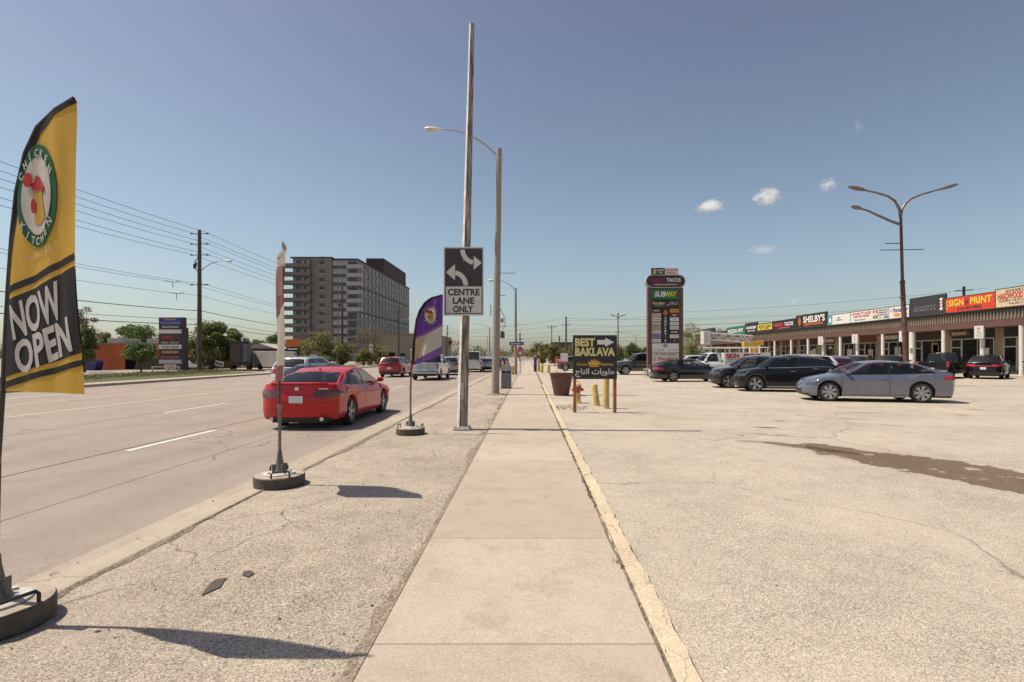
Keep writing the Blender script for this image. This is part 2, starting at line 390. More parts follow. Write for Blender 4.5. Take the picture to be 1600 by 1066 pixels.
slab('parking_lot', .862, 75, -30, 190, -.28, 0, ASPH_LOT)
slab('sidewalk_verge', -3.18, -.872, -30, 190, -.28, -.004, ASPH_BLVD)
slab('sidewalk', -.868, .706, -30, 190, -.27, .010, CONC_WALK)
# yellow kerb strip along the walk: slightly raised, uneven edge
mb = MB(); rnd = random.Random(3)
ys = [-6 + .12 * i for i in range(290)]
xa = [.712 + rnd.uniform(-.008, .008) for _ in ys]; xb = [.858 + rnd.uniform(-.016, .016) for _ in ys]
sec = [(0, -.2), (0, .012), (.04, .022), (.96, .018), (1, .004), (1, -.2)]
mb.grid(lambda i, k: (xa[i] + (xb[i] - xa[i]) * sec[k][0], ys[i], sec[k][1]), range(len(ys)), range(6))
struct('yellow_kerb', mb, YEL_KERB, smooth=.5)
# crumbled dirt line on the left edge of the walk, irregular
mb = MB(); ys = [-4 + .11 * i for i in range(520)]
wv = [.03 + .10 * max(0, math.sin(y * .9) * .5 + math.sin(y * 2.3 + 1) * .3 + rnd.uniform(-.2, .45)) for y in ys]
mb.grid(lambda i, k: ((-.86, -.872 - wv[i] * .5, -.874 - wv[i])[k], ys[i], (.0145, .006, .001)[k]), range(len(ys)), range(3))
struct('dirt_edge', mb, DIRT)
mb = MB(); ys = [-4 + .09 * i for i in range(420)]
wv = [max(.004, .004 + .010 * math.sin(y * 1.7) + .008 * math.sin(y * 4.1 + 2) + rnd.uniform(-.006, .010)) for y in ys]
mb.grid(lambda i, k: ((.700 - wv[i] * .6, .707, .715 + wv[i] * .3)[k], ys[i], (.0145, .0155, .0265)[k]), range(len(ys)), range(3))
struct('crack_dirt', mb, mat('dark crack dirt', (.17, .14, .10), .95, 0, .5, 22, .6, 90))
mb = MB(); ys = [-2 + .1 * i for i in range(480)]
wv = [max(.01, .05 + .05 * math.sin(y * .8) + .03 * math.sin(y * 2.7 + 2) + rnd.uniform(-.03, .03)) for y in ys]
mb.grid(lambda i, k: ((-3.19, -3.17 + wv[i] * .3, -3.165 + wv[i])[k], ys[i], (.008, .012, -.001)[k]), range(len(ys)), range(3))
wg = [max(.012, .03 + .03 * math.sin(y * 1.1 + 1) + rnd.uniform(-.02, .03)) for y in ys]
mb.grid(lambda i, k: ((-3.56 - wg[i], -3.55, -3.53 + wg[i] * .3)[k], ys[i], (ZR + .0145, ZR + .019, ZR + .023)[k]), range(len(ys)), range(3))
struct('kerb_dirt', mb, DIRT)
# kerb + gutter on the near side of the road
mb = MB(); sec = [(-3.86, ZR + .004), (-3.56, ZR + .012), (-3.50, ZR + .03), (-3.44, -.02), (-3.40, .0), (-3.17, .004), (-3.17, -.2)]
mb.grid(lambda y, k: (*((sec[k][0], y)), sec[k][1]), [-30 + 2 * i for i in range(112)], range(7))
struct('kerb', mb, CONC_KERB, smooth=.5)
# far side: kerb, walk, grass, forecourt
mb = MB()
for (y0, y1) in ((-20, 40.5), (62, 82), (96, 190)):
    mb.bbox(-24.9, -24.55, y0, y1, -.28, .03)
struct('far_kerb', mb, CONC_KERB, bevel=.03)
slab('far_sidewalk', -26.7, -24.9, -30, 250, -.28, .0, CONC_WALK)
slab('far_forecourt', -130, -26.7, -30, 300, -.28, -.02, ASPH_ROAD)
mb = MB()
rg = random.Random(5)
def mound(x0, x1, y0, y1, h=.22):
    mb.grid(lambda a, b: (x0 + (x1 - x0) * a, y0 + (y1 - y0) * b, -.03 + h * math.sin(math.pi * a) ** .6 * min(1, 6 * min(b, 1 - b) + .02) + rg.uniform(0, .03)), lin(0, 1, 12), lin(0, 1, 40))
mound(-33, -26.7, 18, 52); mound(-33, -26.7, 64, 84, .25); mound(-36, -27, 100, 160, .3)
struct('grass_bank', mb, GRASSG, smooth=.8)
# painted markings
mb = MB()
def dash(mbx, x, y0, y1, w=.12): mbx.grid(lambda a, b: (a, b, ZR + .005), [x - w / 2, x + w / 2], [y0, y1])
for k in range(-2, 40):
    dash(mb, -7.3, 9.3 + 9.0 * k, 9.3 + 2.6 + 9.0 * k)
    dash(mb, -11.1, 15.6 + 9.0 * k, 15.6 + 3.2 + 9.0 * k)
    dash(mb, -21.2, 20.4 + 9.0 * k, 20.4 + 3.0 + 9.0 * k)
struct('lane_markings', mb, PAINTW)
mb = MB(); dash(mb, -14.7, -20, 300, .14); dash(mb, -18.1, -20, 300, .14)
for k in range(-2, 40): dash(mb, -15.1, 12 + 9 * k, 15 + 9 * k, .12); dash(mb, -17.7, 14 + 9 * k, 17 + 9 * k, .12)
struct('turn_lane_markings', mb, PAINTY)
# little asphalt scabs on the verge
mb = MB()
for pts in ([(313, 932), (330, 924), (345, 918), (350, 908), (357, 903), (338, 906), (328, 913)], [(378, 899), (388, 902), (398, 896), (392, 892), (382, 893)], [(1005, 1028), (1012, 1026), (1014, 1031), (1008, 1034)]):
    P = [G(*p) for p in pts]; mb.add([(x, y, .004) for x, y in P], [tuple(range(len(P)))])
mb2 = MB()
for i in range(len(mb.f)):
    pass
tag(struct('asphalt_scabs', mb, mat('dark asphalt scab', (.085, .065, .05), .9, 0, .2, 20, .5, 60)))
# loose stones and weeds: nobody could count them
def scatter_stones():
    r = random.Random(11); mb = MB()
    for _ in range(900):
        k = r.random()
        if k < .45: x, y = r.uniform(-3.15, -.9), r.uniform(2.2, 14)
        elif k < .7: x, y = -.9 - abs(r.gauss(0, .12)), r.uniform(2.2, 16)
        elif k < .8: x, y = r.uniform(-3.75, -3.4), r.uniform(2.5, 14)
        else: x, y = r.uniform(.9, 7), r.uniform(2.2, 9)
        s = r.uniform(.003, .009) * (1 + (r.random() < .05)); a = r.uniform(0, 6)
        z = 0 if x > -3.2 else (.0 if x > -3.4 else ZR + .02)
        vs = [(x + s * math.cos(a + t), y + s * math.sin(a + t) * r.uniform(.6, 1), z - .003) for t in (0, 1.5, 3.1, 4.6)] + [(x, y, z + s * .7)]
        mb.add(vs, [(0, 1, 4), (1, 2, 4), (2, 3, 4), (3, 0, 4)])
    tag(mb.build('gravel', mat('loose gravel', (.16, .13, .10), .9, 0, .6, 30)), 'loose bits of gravel scattered on the verge asphalt and lot', 'gravel', kind='stuff')
scatter_stones()
def blades(name, label, cat, spots, m, hh, ww, n_each, seed):
    r = random.Random(seed); mb = MB()
    for (x, y, z, sp) in spots:
        for _ in range(n_each):
            px, py = x + r.gauss(0, sp), y + r.gauss(0, sp); a = r.uniform(0, 6.28); h = hh * r.uniform(.5, 1.2); w = ww * r.uniform(.6, 1.2)
            lx, ly = r.gauss(0, h * .45), r.gauss(0, h * .45)
            mb.add([(px - w * math.cos(a), py - w * math.sin(a), z), (px + w * math.cos(a), py + w * math.sin(a), z), (px + lx * .5 + w * .6, py + ly * .5, z + h * .65), (px + lx, py + ly, z + h)], [(0, 1, 2, 3)])
    return tag(mb.build(name, m, recalc=False), label, cat, kind='stuff')
r = random.Random(2)
sp = []
for y in np.arange(2.6, 27, .05):
    dens = max(0, math.sin(y * 1.3) + math.sin(y * 3.1 + 2) * .8 + .15)
    if r.random() < .12 + dens * .55: sp.append((.709 + r.gauss(0, .008), y, .01, .012))
for y in np.arange(10, 24, .12):
    if r.random() < .28: sp.append((-.93 + r.gauss(0, .03), y, .0, .03))
for _ in range(90): sp.append((1.25 + r.gauss(0, .35), 15.9 + r.gauss(0, .45), .0, .03))
blades('weeds', 'small green weeds growing in the crack beside the yellow kerb', 'weeds', sp, leaf_mat('weed leaves', (.05, .055, .015), (.17, .16, .06), .2), .030, .005, 9, 4)
sp = [(r.uniform(-32.8, -26.8), r.uniform(18, 52), .15 + .1 * r.random(), .15) for _ in range(2600)]
blades('grass', 'rough green grass on the low bank across the road', 'grass', sp, leaf_mat('bank grass leaves', (.09, .10, .03), (.26, .25, .11), .2), .14, .02, 5, 5)

# clouds: small white puffs far off
def cloud(px, py, w, h, dens, seed, label):
    D = 2500.0; x = (px - VX) / FPX * D; z = CH + (VY - py) / FPX * D; sx, sz = w / FPX * D, h / FPX * D
    m, n, l, b = newmat('cloud vapour'); n.remove(b)
    pv = n.new('ShaderNodeVolumePrincipled'); pv.inputs['Color'].default_value = (1, 1, 1, 1); pv.inputs['Anisotropy'].default_value = .2
    tc = n.new('ShaderNodeTexCoord'); ln = n.new('ShaderNodeVectorMath'); ln.operation = 'LENGTH'; l.new(tc.outputs['Object'], ln.inputs[0])
    ad = n.new('ShaderNodeVectorMath'); ad.inputs[1].default_value = (seed * 3.7, seed, 0); l.new(tc.outputs['Object'], ad.inputs[0])
    nz = n.new('ShaderNodeTexNoise'); nz.inputs['Scale'].default_value = 1.7; nz.inputs['Detail'].default_value = 6; nz.inputs['Roughness'].default_value = .62; l.new(ad.outputs[0], nz.inputs[0])
    m1 = n.new('ShaderNodeMath'); m1.operation = 'SUBTRACT'; m1.inputs[0].default_value = .78; l.new(ln.outputs['Value'], m1.inputs[1])
    m2 = n.new('ShaderNodeMath'); m2.operation = 'MULTIPLY_ADD'; m2.inputs[1].default_value = 2.6; m2.inputs[2].default_value = -1.33; l.new(nz.outputs[0], m2.inputs[0])
    m3 = n.new('ShaderNodeMath'); m3.operation = 'ADD'; l.new(m1.outputs[0], m3.inputs[0]); l.new(m2.outputs[0], m3.inputs[1])
    m4 = n.new('ShaderNodeMath'); m4.operation = 'MULTIPLY'; m4.use_clamp = False; m4.inputs[1].default_value = dens; l.new(m3.outputs[0], m4.inputs[0])
    m5 = n.new('ShaderNodeMath'); m5.operation = 'MAXIMUM'; m5.inputs[1].default_value = 0; l.new(m4.outputs[0], m5.inputs[0])
    l.new(m5.outputs[0], pv.inputs['Density']); l.new(pv.outputs[0], n['Material Output'].inputs['Volume'])
    mb = MB(); mb.box((0, 0, 0), (2, 2, 2)); o = mb.build('cloud', m); o.location = (x, D, z); o.scale = (sx * .62, sx * .5, sz * .62)
    tag(o, label, 'cloud', 'small clouds in the blue sky')
cloud(1111, 322, 44, 20, .05, 1, 'small flat white cloud, leftmost of the row of three puffs')
cloud(1199, 307, 40, 30, .05, 2, 'tufted white cloud, the tallest of the row of three puffs')
cloud(1293, 289, 26, 18, .04, 3, 'little white cloud left of the double armed lot lamp')
cloud(1342, 197, 14, 22, .014, 4, 'faint wisp of cloud highest in the sky')
cloud(1192, 390, 46, 17, .009, 5, 'faint stretched cloud below the row of puffs')
cloud(1241, 470, 16, 10, .035, 6, 'tiny white cloud low above the shop roofs')
# ================================================================ VEHICLES (local: +x forward, +y left, z up)
WPROF = [(0, .925), (.12, .968), (.3, .992), (.48, .984), (.64, .990), (.72, 1.0), (.78, .992), (.88, .958), (1, .912)]
SEDAN = dict(L=4.86, W=1.80, H=1.46, R=.345, wb=2.86, fo=.82, gc=.19, wt=.60,
    belt=[(0, .66), (.04, .73), (.13, .84), (.27, .935), (.5, .955), (.75, .99), (.9, 1.03), (1, 1.02)],
    fp=[(0, .10), (.2, .02), (.45, 0), (.75, .06), (1, .20)], rp=[(0, .14), (.25, .02), (.55, 0), (.8, .04), (1, .06)],
    xWB=.235, xRF=.42, xRR=.755, xRB=.915, roof=[(0, 1.365), (.3, 1.42), (.6, 1.41), (1, 1.32)],
    win=[(.07, .455), (.485, .80), (.815, .915)], tail=(.52, 1, .70, .87, .30), head=(.62, 1, .66, .84, .34), grille=(.42, .12, .50), spokes=7)
ACCORD = dict(SEDAN, L=4.9, W=1.87, H=1.45, wb=2.83, fo=.95, R=.345, xWB=.25, xRF=.43, xRR=.735, xRB=.915, spokes=5, tail=(.45, 1, .62, .84, .22),
    belt=[(0, .66), (.04, .73), (.13, .84), (.27, .93), (.5, .96), (.75, 1.0), (.9, 1.06), (1, 1.07)])
CROSS = dict(L=4.45, W=1.83, H=1.66, R=.365, wb=2.73, fo=.82, gc=.22, wt=.62,
    belt=[(0, .80), (.04, .88), (.13, .98), (.27, 1.05), (.5, 1.07), (.8, 1.12), (.95, 1.10), (1, 1.02)],
    fp=[(0, .10), (.2, .02), (.45, 0), (.75, .04), (1, .16)], rp=[(0, .14), (.25, .02), (.5, 0), (.8, .06), (1, .14)],
    xWB=.25, xRF=.40, xRR=.85, xRB=.965, roof=[(0, 1.55), (.28, 1.615), (.65, 1.57), (1, 1.43)],
    win=[(.065, .43), (.46, .735), (.755, .92)], tail=(.5, 1, .62, .84, .32), head=(.62, 1, .70, .86, .30), grille=(.5, .30, .78), spokes=5, clad=1)
SUVB = dict(CROSS, L=4.75, W=1.92, H=1.74, wb=2.85, xRR=.90, xRB=.975, gc=.24, roof=[(0, 1.61), (.3, 1.68), (.7, 1.66), (1, 1.60)],
    belt=[(0, .88), (.04, .96), (.13, 1.05), (.27, 1.12), (.5, 1.14), (.8, 1.17), (.95, 1.16), (1, 1.10)], tail=(.5, 1, .70, .88, .3))
PICKUP = dict(L=5.75, W=2.03, H=1.93, R=.40, wb=3.6, fo=.95, gc=.34, wt=.64,
    belt=[(0, 1.02), (.03, 1.10), (.2, 1.18), (.5, 1.21), (.62, 1.22), (.66, 1.25), (1, 1.25)],
    fp=[(0, .08), (.2, .0), (.6, .02), (1, .10)], rp=[(0, .10), (.2, .0), (.35, .06), (1, .08)],
    xWB=.245, xRF=.335, xRR=.585, xRB=.615, roof=[(0, 1.80), (.4, 1.87), (1, 1.83)],
    win=[(.06, .44), (.475, .90)], tail=(.86, 1, .52, .96, .10), head=(.55, 1, .62, .92, .25), grille=(.52, .32, .86), spokes=6, bed=1)
VAN = dict(L=5.6, W=2.02, H=2.55, R=.36, wb=3.4, fo=1.0, gc=.25, wt=.80,
    belt=[(0, .92), (.03, 1.02), (.10, 1.16), (.2, 1.24), (.5, 1.28), (1, 1.28)],
    fp=[(0, .06), (.3, 0), (.7, .06), (1, .18)], rp=[(0, .05), (.2, 0), (1, .02)],
    xWB=.13, xRF=.28, xRR=.985, xRB=.995, roof=[(0, 2.35), (.2, 2.46), (1, 2.44)],
    win=[(.02, .17)], tail=(.90, 1, .55, .98, .04), head=(.6, 1, .60, .95, .3), grille=(.5, .3, .7), spokes=5)

def wheel(parent, x, y, R, w, sg, spokes, rimm):
    mb = MB(); r = R
    prof = [(r * .70, -w * .42), (r * .75, -w * .5), (r * .90, -w * .5), (r * .98, -w * .36), (r, -w * .15), (r, w * .15), (r * .98, w * .36), (r * .90, w * .5), (r * .75, w * .5), (r * .70, w * .42)]
    mb.lathe(prof, 32, axis='Y'); mb.f = mb.f[:-2]; mb.m = mb.m[:-2]
    t = mb.build('wheel', RUBBER, parent, smooth=.7, loc=(x, y, R))
    mb = MB(); yo = sg * w * .40
    mb.lathe([(r * .755, yo), (r * .765, yo + sg * .012), (r * .71, yo + sg * .014), (r * .69, yo - sg * .05), (r * .69, -sg * w * .3)], 32, axis='Y'); mb.f = [f for f in mb.f if len(f) == 4]
    mb.m = [0] * len(mb.f)
    for k in range(spokes):
        a = 2 * math.pi * k / spokes
        for da, wd in ((-.15, .06), (.15, .06)):
            c, s = math.cos(a + da * .55), math.sin(a + da * .55); c2, s2 = math.cos(a + da), math.sin(a + da)
            p0 = Vector((c * r * .10, 0, s * r * .10)); p1 = Vector((c2 * r * .71, 0, s2 * r * .71)); tn = Vector((-s2, 0, c2)) * r * wd
            y0 = yo - sg * .015; vs = []
            for p, q in ((p0, .9), (p1, 1.1)):
                for e in (-1, 1):
                    for yy in (0, -sg * .03): vs.append((p + tn * e * q) + Vector((0, y0 + yy, 0)))
            mb.add(vs, [(0, 2, 6, 4), (0, 1, 5, 4), (2, 3, 7, 6)])
    mb.lathe([(0, yo - sg * .005), (r * .12, yo - sg * .008), (r * .17, yo - sg * .02), (r * .17, yo - sg * .06)], 16, axis='Y'); mb.f = [f for f in mb.f if len(f) < 10]; mb.m = [0] * len(mb.f)
    mb.lathe([(0, yo - sg * .075), (r * .70, yo - sg * .075)], 24, 1, axis='Y'); mb.f = [f for f in mb.f if len(f) < 10]; mb.m = mb.m[:len(mb.f)]  # plain grey backing disc behind the spokes
    mb.build('rim', [rimm, mat('rim backing grey', (.075, .075, .078), .6, .3)], t, smooth=.5)
    return t

def car(name, label, cat, X, Y, head, S, pm, z=0.0, group=None, gl=None, rimm=None, hubdark=False, extra=None):
    root = thing(name, label, cat, (X, Y, z), R_(head), group)
    L, W, H, R, gc = S['L'], S['W'], S['H'], S['R'], S['gc']; gl = gl or GLASS; rimm = rimm or ALLOY
    xa = L / 2 - S['fo']; xb = xa - S['wb']; Ra = R + .045
    cf, cr = S.get('cf', .34), S.get('cr', .24)
    x1 = L / 2 - max(q for _, q in S['fp']) - cf * .55; x2 = -L / 2 + max(q for _, q in S['rp']) + cr * .55
    u_ = lambda x: (L / 2 - x) / L
    zs = lambda x: interp(S['belt'], u_(x))
    def zb(x):
        q = gc
        if x > xa + Ra: q = gc + .02
        if x < xb - Ra: q = gc + .05
        for a in (xa, xb):
            d = abs(x - a)
            if d < Ra: q = max(q, R + math.sqrt(max(0, Ra * Ra - d * d)) if d < Ra * .9995 else q)
        return q
    xF = lambda v: L / 2 - interp(S['fp'], v); xR = lambda v: -L / 2 + interp(S['rp'], v)
    ys = lambda x, v: W / 2 * interp(WPROF, v) * (1 - .05 * max(0, (abs(x) - L * .30) / (L * .2)) ** 2)
    def PF(f, v):
        x = x1 + (xF(v) - x1) * (1 - abs(f) ** 3.2); return Vector((x, f * ys(x1, v), zb(x1 + .05) * (1 - v) + zs(x) * v))
    def PR(f, v):
        x = x2 + (xR(v) - x2) * (1 - abs(f) ** 3.6); return Vector((x, f * ys(x2, v), zb(x2 - .05) * (1 - v) + zs(x) * v))
    def PS(x, v, sg): return Vector((x, sg * ys(x, v), zb(x) * (1 - v) + zs(x) * v))
    fs_ = [0, .2, .4, .55, .7, .8, .88, .94, .98]
    sx = set([x1, x2])
    for a in (xa, xb):
        for k in range(17): sx.add(a + Ra * math.cos(math.pi * k / 16) * (.9990))
        sx.add(a + Ra * 1.001); sx.add(a - Ra * 1.001)
    for k in range(26): sx.add(x1 + (x2 - x1) * k / 25)
    sx = sorted((x for x in sx if x2 <= x <= x1), reverse=True)
    keep = [sx[0]]
    for x in sx[1:]:
        if keep[-1] - x > .012 or any(abs(abs(x - a) - Ra) < .002 for a in (xa, xb)): keep.append(x)
    sx = keep
    vl = [0, .06, .14, .25, .38, .5, .6, .66, .72, .77, .85, .93, 1.0]
    body = MB()
    for sg in (1, -1):
        cols = [('f', f * sg) for f in fs_] + [('s', x) for x in sx] + [('r', f * sg) for f in reversed(fs_)]
        def ev(c, v):
            return PF(c[1], v) if c[0] == 'f' else PR(c[1], v) if c[0] == 'r' else PS(c[1], v, sg)
        body.grid(ev, cols, vl)
    # top cap: bonnet, boot lid (skipped under the cabin)
    cols = [('f', f) for f in fs_[1:]] + [('s', x) for x in sx] + [('r', f) for f in reversed(fs_[1:])]
    xwb, xrf, xrr, xrb = [L / 2 - L * S[k] for k in ('xWB', 'xRF', 'xRR', 'xRB')]
    def crown(x): return interp([(0, .02), (.08, .05), (.3, .065), (.8, .03), (1, .012)], u_(x)) if not (S.get('bed') and x < xrb) else 0.0
    def capP(c, q):
        p = PF(c[1], 1) if c[0] == 'f' else PR(c[1], 1) if c[0] == 'r' else PS(c[1], 1, 1)
        return Vector((p.x, p.y * q, p.z + crown(p.x) * (1 - abs(q) ** 2.4)))
    qs = [-1, -.93, -.8, -.55, -.28, 0, .28, .55, .8, .93, 1]
    rows = [[capP(c, q) for q in qs] for c in cols]
    bedm = MB()
    for i in range(len(rows) - 1):
        xm = (rows[i][5].x + rows[i + 1][5].x) / 2
        if xrb + .06 < xm < xwb - .22: continue
        for k in range(10):
            tgt = bedm if (S.get('bed') and xm < xrb - .02 and 1 <= k <= 8 and xm > -L / 2 + .13) else body
            dz = -.03 if tgt is bedm else 0
            tgt.add([p + Vector((0, 0, dz)) for p in (rows[i][k], rows[i][k + 1], rows[i + 1][k + 1], rows[i + 1][k])], [(0, 1, 2, 3)])
    # cabin
    wt = W / 2 * S['wt'] / .62 * .62 / 1.0 if False else W / 2 * (S['wt'] + .12)
    def Bp(t, sg): x = xwb + (xrb - xwb) * t; return Vector((x, sg * (ys(x, 1) * .985), zs(x) - .004))
    def Tp(t, sg): x = xrf + (xrr - xrf) * t; return Vector((x, sg * wt * (1 - .07 * abs(2 * t - 1) ** 3), interp(S['roof'], t)))
    def SS(t, s, sg, off=0): 
        p = Bp(t, sg).lerp(Tp(t, sg), s); p.y += sg * (.030 * math.sin(math.pi * s) + off); return p
    wins = {}
    tb = sorted(set([0, 1] + [q for w in S['win'] for q in w])); tg = []
    for a, b in zip(tb[:-1], tb[1:]):
        n = max(1, int((b - a) / .05)); tg += [a + (b - a) * k / n for k in range(n)]
    tg.append(1)
    sb = [0, .06, .3, .55, .75, .90, 1]
    trims = []
    for sg in (1, -1):
        trim = MB(); trims.append(trim)
        for i in range(len(tg) - 1):
            tm = (tg[i] + tg[i + 1]) / 2; wi = next((k for k, w in enumerate(S['win']) if w[0] < tm < w[1]), None)
            for j in range(len(sb) - 1):
                g = wi is not None and 1 <= j <= 4
                tgt = wins.setdefault((wi, sg), MB()) if g else body; off = -.008 if g else 0
                tgt.add([SS(tg[i], sb[j], sg, off), SS(tg[i + 1], sb[j], sg, off), SS(tg[i + 1], sb[j + 1], sg, off), SS(tg[i], sb[j + 1], sg, off)], [(0, 1, 2, 3)])
        t0, t1 = S['win'][0][0], S['win'][-1][1]
        trim.grid(lambda t, s: SS(t, s, sg, .005), lin(t0, t1, 14), (.035, .075))
        if S.get('chrome'): trim.grid(lambda t, s: SS(t, s, sg, .005), lin(t0, t1, 14), (.885, .925))
        for a, b in zip(S['win'][:-1], S['win'][1:]):                  # blacked-out pillars
            trim.grid(lambda t, s: SS(t, s, sg, .004), (a[1], b[0]), (.075, .3, .6, .89), 1)
    bowF, bowT, bowR = .13, .05, .09
    def WS(u, s): p = Bp(0, 1).lerp(Tp(0, 1), s); return Vector((p.x + (bowF * (1 - s) + bowT * s) * (1 - u * u), p.y * u, p.z + .02 * math.sin(math.pi * s) + (crown(p.x) * .8 * (1 - s) + .035 * s) * (1 - u * u)))
    def RW(u, s): p = Bp(1, 1).lerp(Tp(1, 1), s); return Vector((p.x - (bowR * (1 - s) + bowT * s) * (1 - u * u), p.y * u, p.z + .02 * math.sin(math.pi * s) + (.025 * (1 - s) + .035 * s) * (1 - u * u)))
    ub = [-1, -.93, -.6, -.3, 0, .3, .6, .93, 1]; s2 = [0, .06, .35, .65, .93, 1]
    ws, rw = MB(), MB()
    for fn, tgt in ((WS, ws), (RW, rw)):
        for i in range(8):
            for j in range(5):
                g = 1 <= i <= 6 and 1 <= j <= 3
                (tgt if g else body).add([fn(ub[i], s2[j]), fn(ub[i + 1], s2[j]), fn(ub[i + 1], s2[j + 1]), fn(ub[i], s2[j + 1])], [(0, 1, 2, 3)])
    def RF(t, u):
        p = Tp(t, 1); return Vector((p.x + bowT * (1 - u * u) * (1 - 2 * t), p.y * u, p.z + .035 * (1 - u * u) + (.012 * (1 - abs(u)) if S['H'] > 1.5 else 0) * math.sin(math.pi * t)))
    body.grid(RF, lin(0, 1, 12), lin(-1, 1, 11))
    body.build('body', pm, root, smooth=.55, merge=.0015)
    ws.build('windscreen', gl, root, smooth=True, merge=.001); rw.build('rear_window', GLASSD if S['H'] > 1.5 else gl, root, smooth=True, merge=.001)
    for k, mbw in wins.items(): mbw.build('side_window', gl if k[0] == 0 or S['H'] < 1.5 else GLASSD, root, smooth=True, merge=.001)
    for trim in trims: trim.build('window_trim', [CHROME if S.get('chrome') else DARK, BLACK], root)
    if bedm.v: bedm.build('bed_cover', BLACK, root)
    # cabin interior
    mb = MB(); fl = gc + .18; xi0, xi1 = xrb + .35, xwb - .25
    if S is not VAN:
        mb.bbox(xi0, xi1, -W * .40, W * .40, fl - .05, fl)
        mb.box((xwb - .25, 0, zs(xwb) - .14), (.35, W * .78, .22))
        for xx in ([xrf - .45, xrf - 1.35] if S['L'] < 5.2 else [xrf - .4]):
            for sy in (-.2 * W, .2 * W):
                mb.box((xx, sy, fl + .22), (.5, .48, .3)); mb.box((xx - .27, sy, zs(xx) - .12), (.16, .46, .62), 0, 0, 0, -.18); mb.box((xx - .34, sy, zs(xx) + .24), (.10, .24, .17), 0, 0, 0, -.15)
        mb.box((xrb + .25, 0, zs(xrb) - .05), (.5, W * .8, .04))
    else:
        mb.bbox(xwb - 1.2, xwb - 1.16, -W * .44, W * .44, fl, H - .2); mb.box((xwb - .2, 0, 1.1), (.35, W * .8, .25))
        for sy in (-.24 * W, .24 * W): mb.box((xwb - .95, sy, 1.25), (.16, .5, .75))
    mb.build('cabin_interior', mat('dark cabin cloth', (.085, .08, .072), .85), root, bevel=.03)
    # underbody with wheel wells
    mb = MB(); mb.bbox(-L / 2 + .18, L / 2 - .22, -W / 2 + .30, W / 2 - .30, gc - .02, R * 2 + .02); mb.bbox(xb + Ra + .02, xa - Ra - .02, -W / 2 + .09, W / 2 - .09, gc + .005, gc + .10)
    mb.bbox(xb - Ra - .04, x2 - .02, -W / 2 + .2, W / 2 - .2, gc + .07, gc + .14); mb.bbox(xa + Ra + .02, x1 + .05, -W / 2 + .2, W / 2 - .2, gc + .04, gc + .12)
    mb.build('underbody', BLACK, root)
    for x in (xa, xb):
        for sg in (1, -1): wheel(root, x, sg * (W / 2 - .125), R, .215, sg, S['spokes'], rimm)
    # skin patches
    def nrm(fn, a, b):
        e = .002; d1 = fn(a + e, b) - fn(a - e, b); d2 = fn(a, min(1, b + e)) - fn(a, max(0, b - e)); n = d1.cross(d2)
        if n.length < 1e-9: return Vector((0, 0, 0))
        n.normalize(); p = fn(a, b)
        return n if n.dot(Vector((p.x, p.y, 0))) >= 0 else -n
    def patch(mbx, fn, a0, a1, v0, v1, na=6, nv=4, off=.007, mi=0):
        f0 = v0 if callable(v0) else (lambda t: v0); f1 = v1 if callable(v1) else (lambda t: v1)
        def g(t, s): a = a0 + (a1 - a0) * t; v = f0(t) + (f1(t) - f0(t)) * s; return fn(a, v) + nrm(fn, a, v) * off
        mbx.grid(g, lin(0, 1, na), lin(0, 1, nv), mi)
    for sg in (1, -1):
        h = S['head']; mb = MB()
        patch(mb, lambda f, v: PF(f * sg, v), h[0], h[1], lambda t: h[2] + .08 * (1 - t), h[3], off=.008); patch(mb, lambda x, v: PS(x, v, sg), x1, x1 - h[4], lambda t: h[2] + .14 * t, lambda t: h[3] + .02 * t, off=.008)
        mb.build('headlight', HEADL, root, smooth=True, merge=.002)
        h = S['tail']; mb = MB()
        patch(mb, lambda f, v: PR(f * sg, v), h[0], h[1], h[2], h[3], off=.009); patch(mb, lambda x, v: PS(x, v, sg), x2, x2 + h[4], h[2], lambda t: h[3] - .06 * t, off=.009)
        mb.build('tail_light', S.get('tm', TAILR), root, smooth=True, merge=.002)
        mb = MB(); p = SS(.035, .12, sg); 
        mb.lathe([(0, -.5), (.55, -.45), (.92, -.2), (1, .1), (.9, .4), (.6, .5), (0, .5)], 12)
        mb.v = [(p.x - .04 + q[2] * -.10, p.y + sg * (.13 + q[0] * .105), p.z + .06 + q[1] * .07) for q in mb.v]
        mb.box((p.x - .02, p.y + sg * .04, p.z + .02), (.07, .12, .03))
        mb.build('mirror', pm, root, smooth=True)
    if S.get('tailbar'):
        mb = MB(); patch(mb, PR, -S['tail'][0], S['tail'][0], .74, .80, 12, 3, .006); mb.build('light_bar', TAILR, root)
    mb = MB(); g = S['grille']; patch(mb, PF, -g[0], g[0], g[1], g[2], 12, 6, .006); patch(mb, PF, -.8, .8, .02, .12, 12, 3, .006)
    mb.build('grille', BLACK, root, smooth=True)
    mb = MB(); pv = (.30, .42) if S.get('bed') or S is VAN else S.get('plate', (.50, .66)); c = PR(0, (pv[0] + pv[1]) / 2)
    mb.box((c.x - .018, 0, c.z), (.012, .32, .16)); mb.build('number_plate', PLATE, root)
    # dark lower valance, bumper
    mb = MB()
    patch(mb, PR, -.86, .86, .0, S.get('val', .12) if not S.get('clad') else .30, 16, 3, .006)
    if S.get('bed'): patch(mb, PR, -.97, .97, .03, .30, 16, 3, .03)
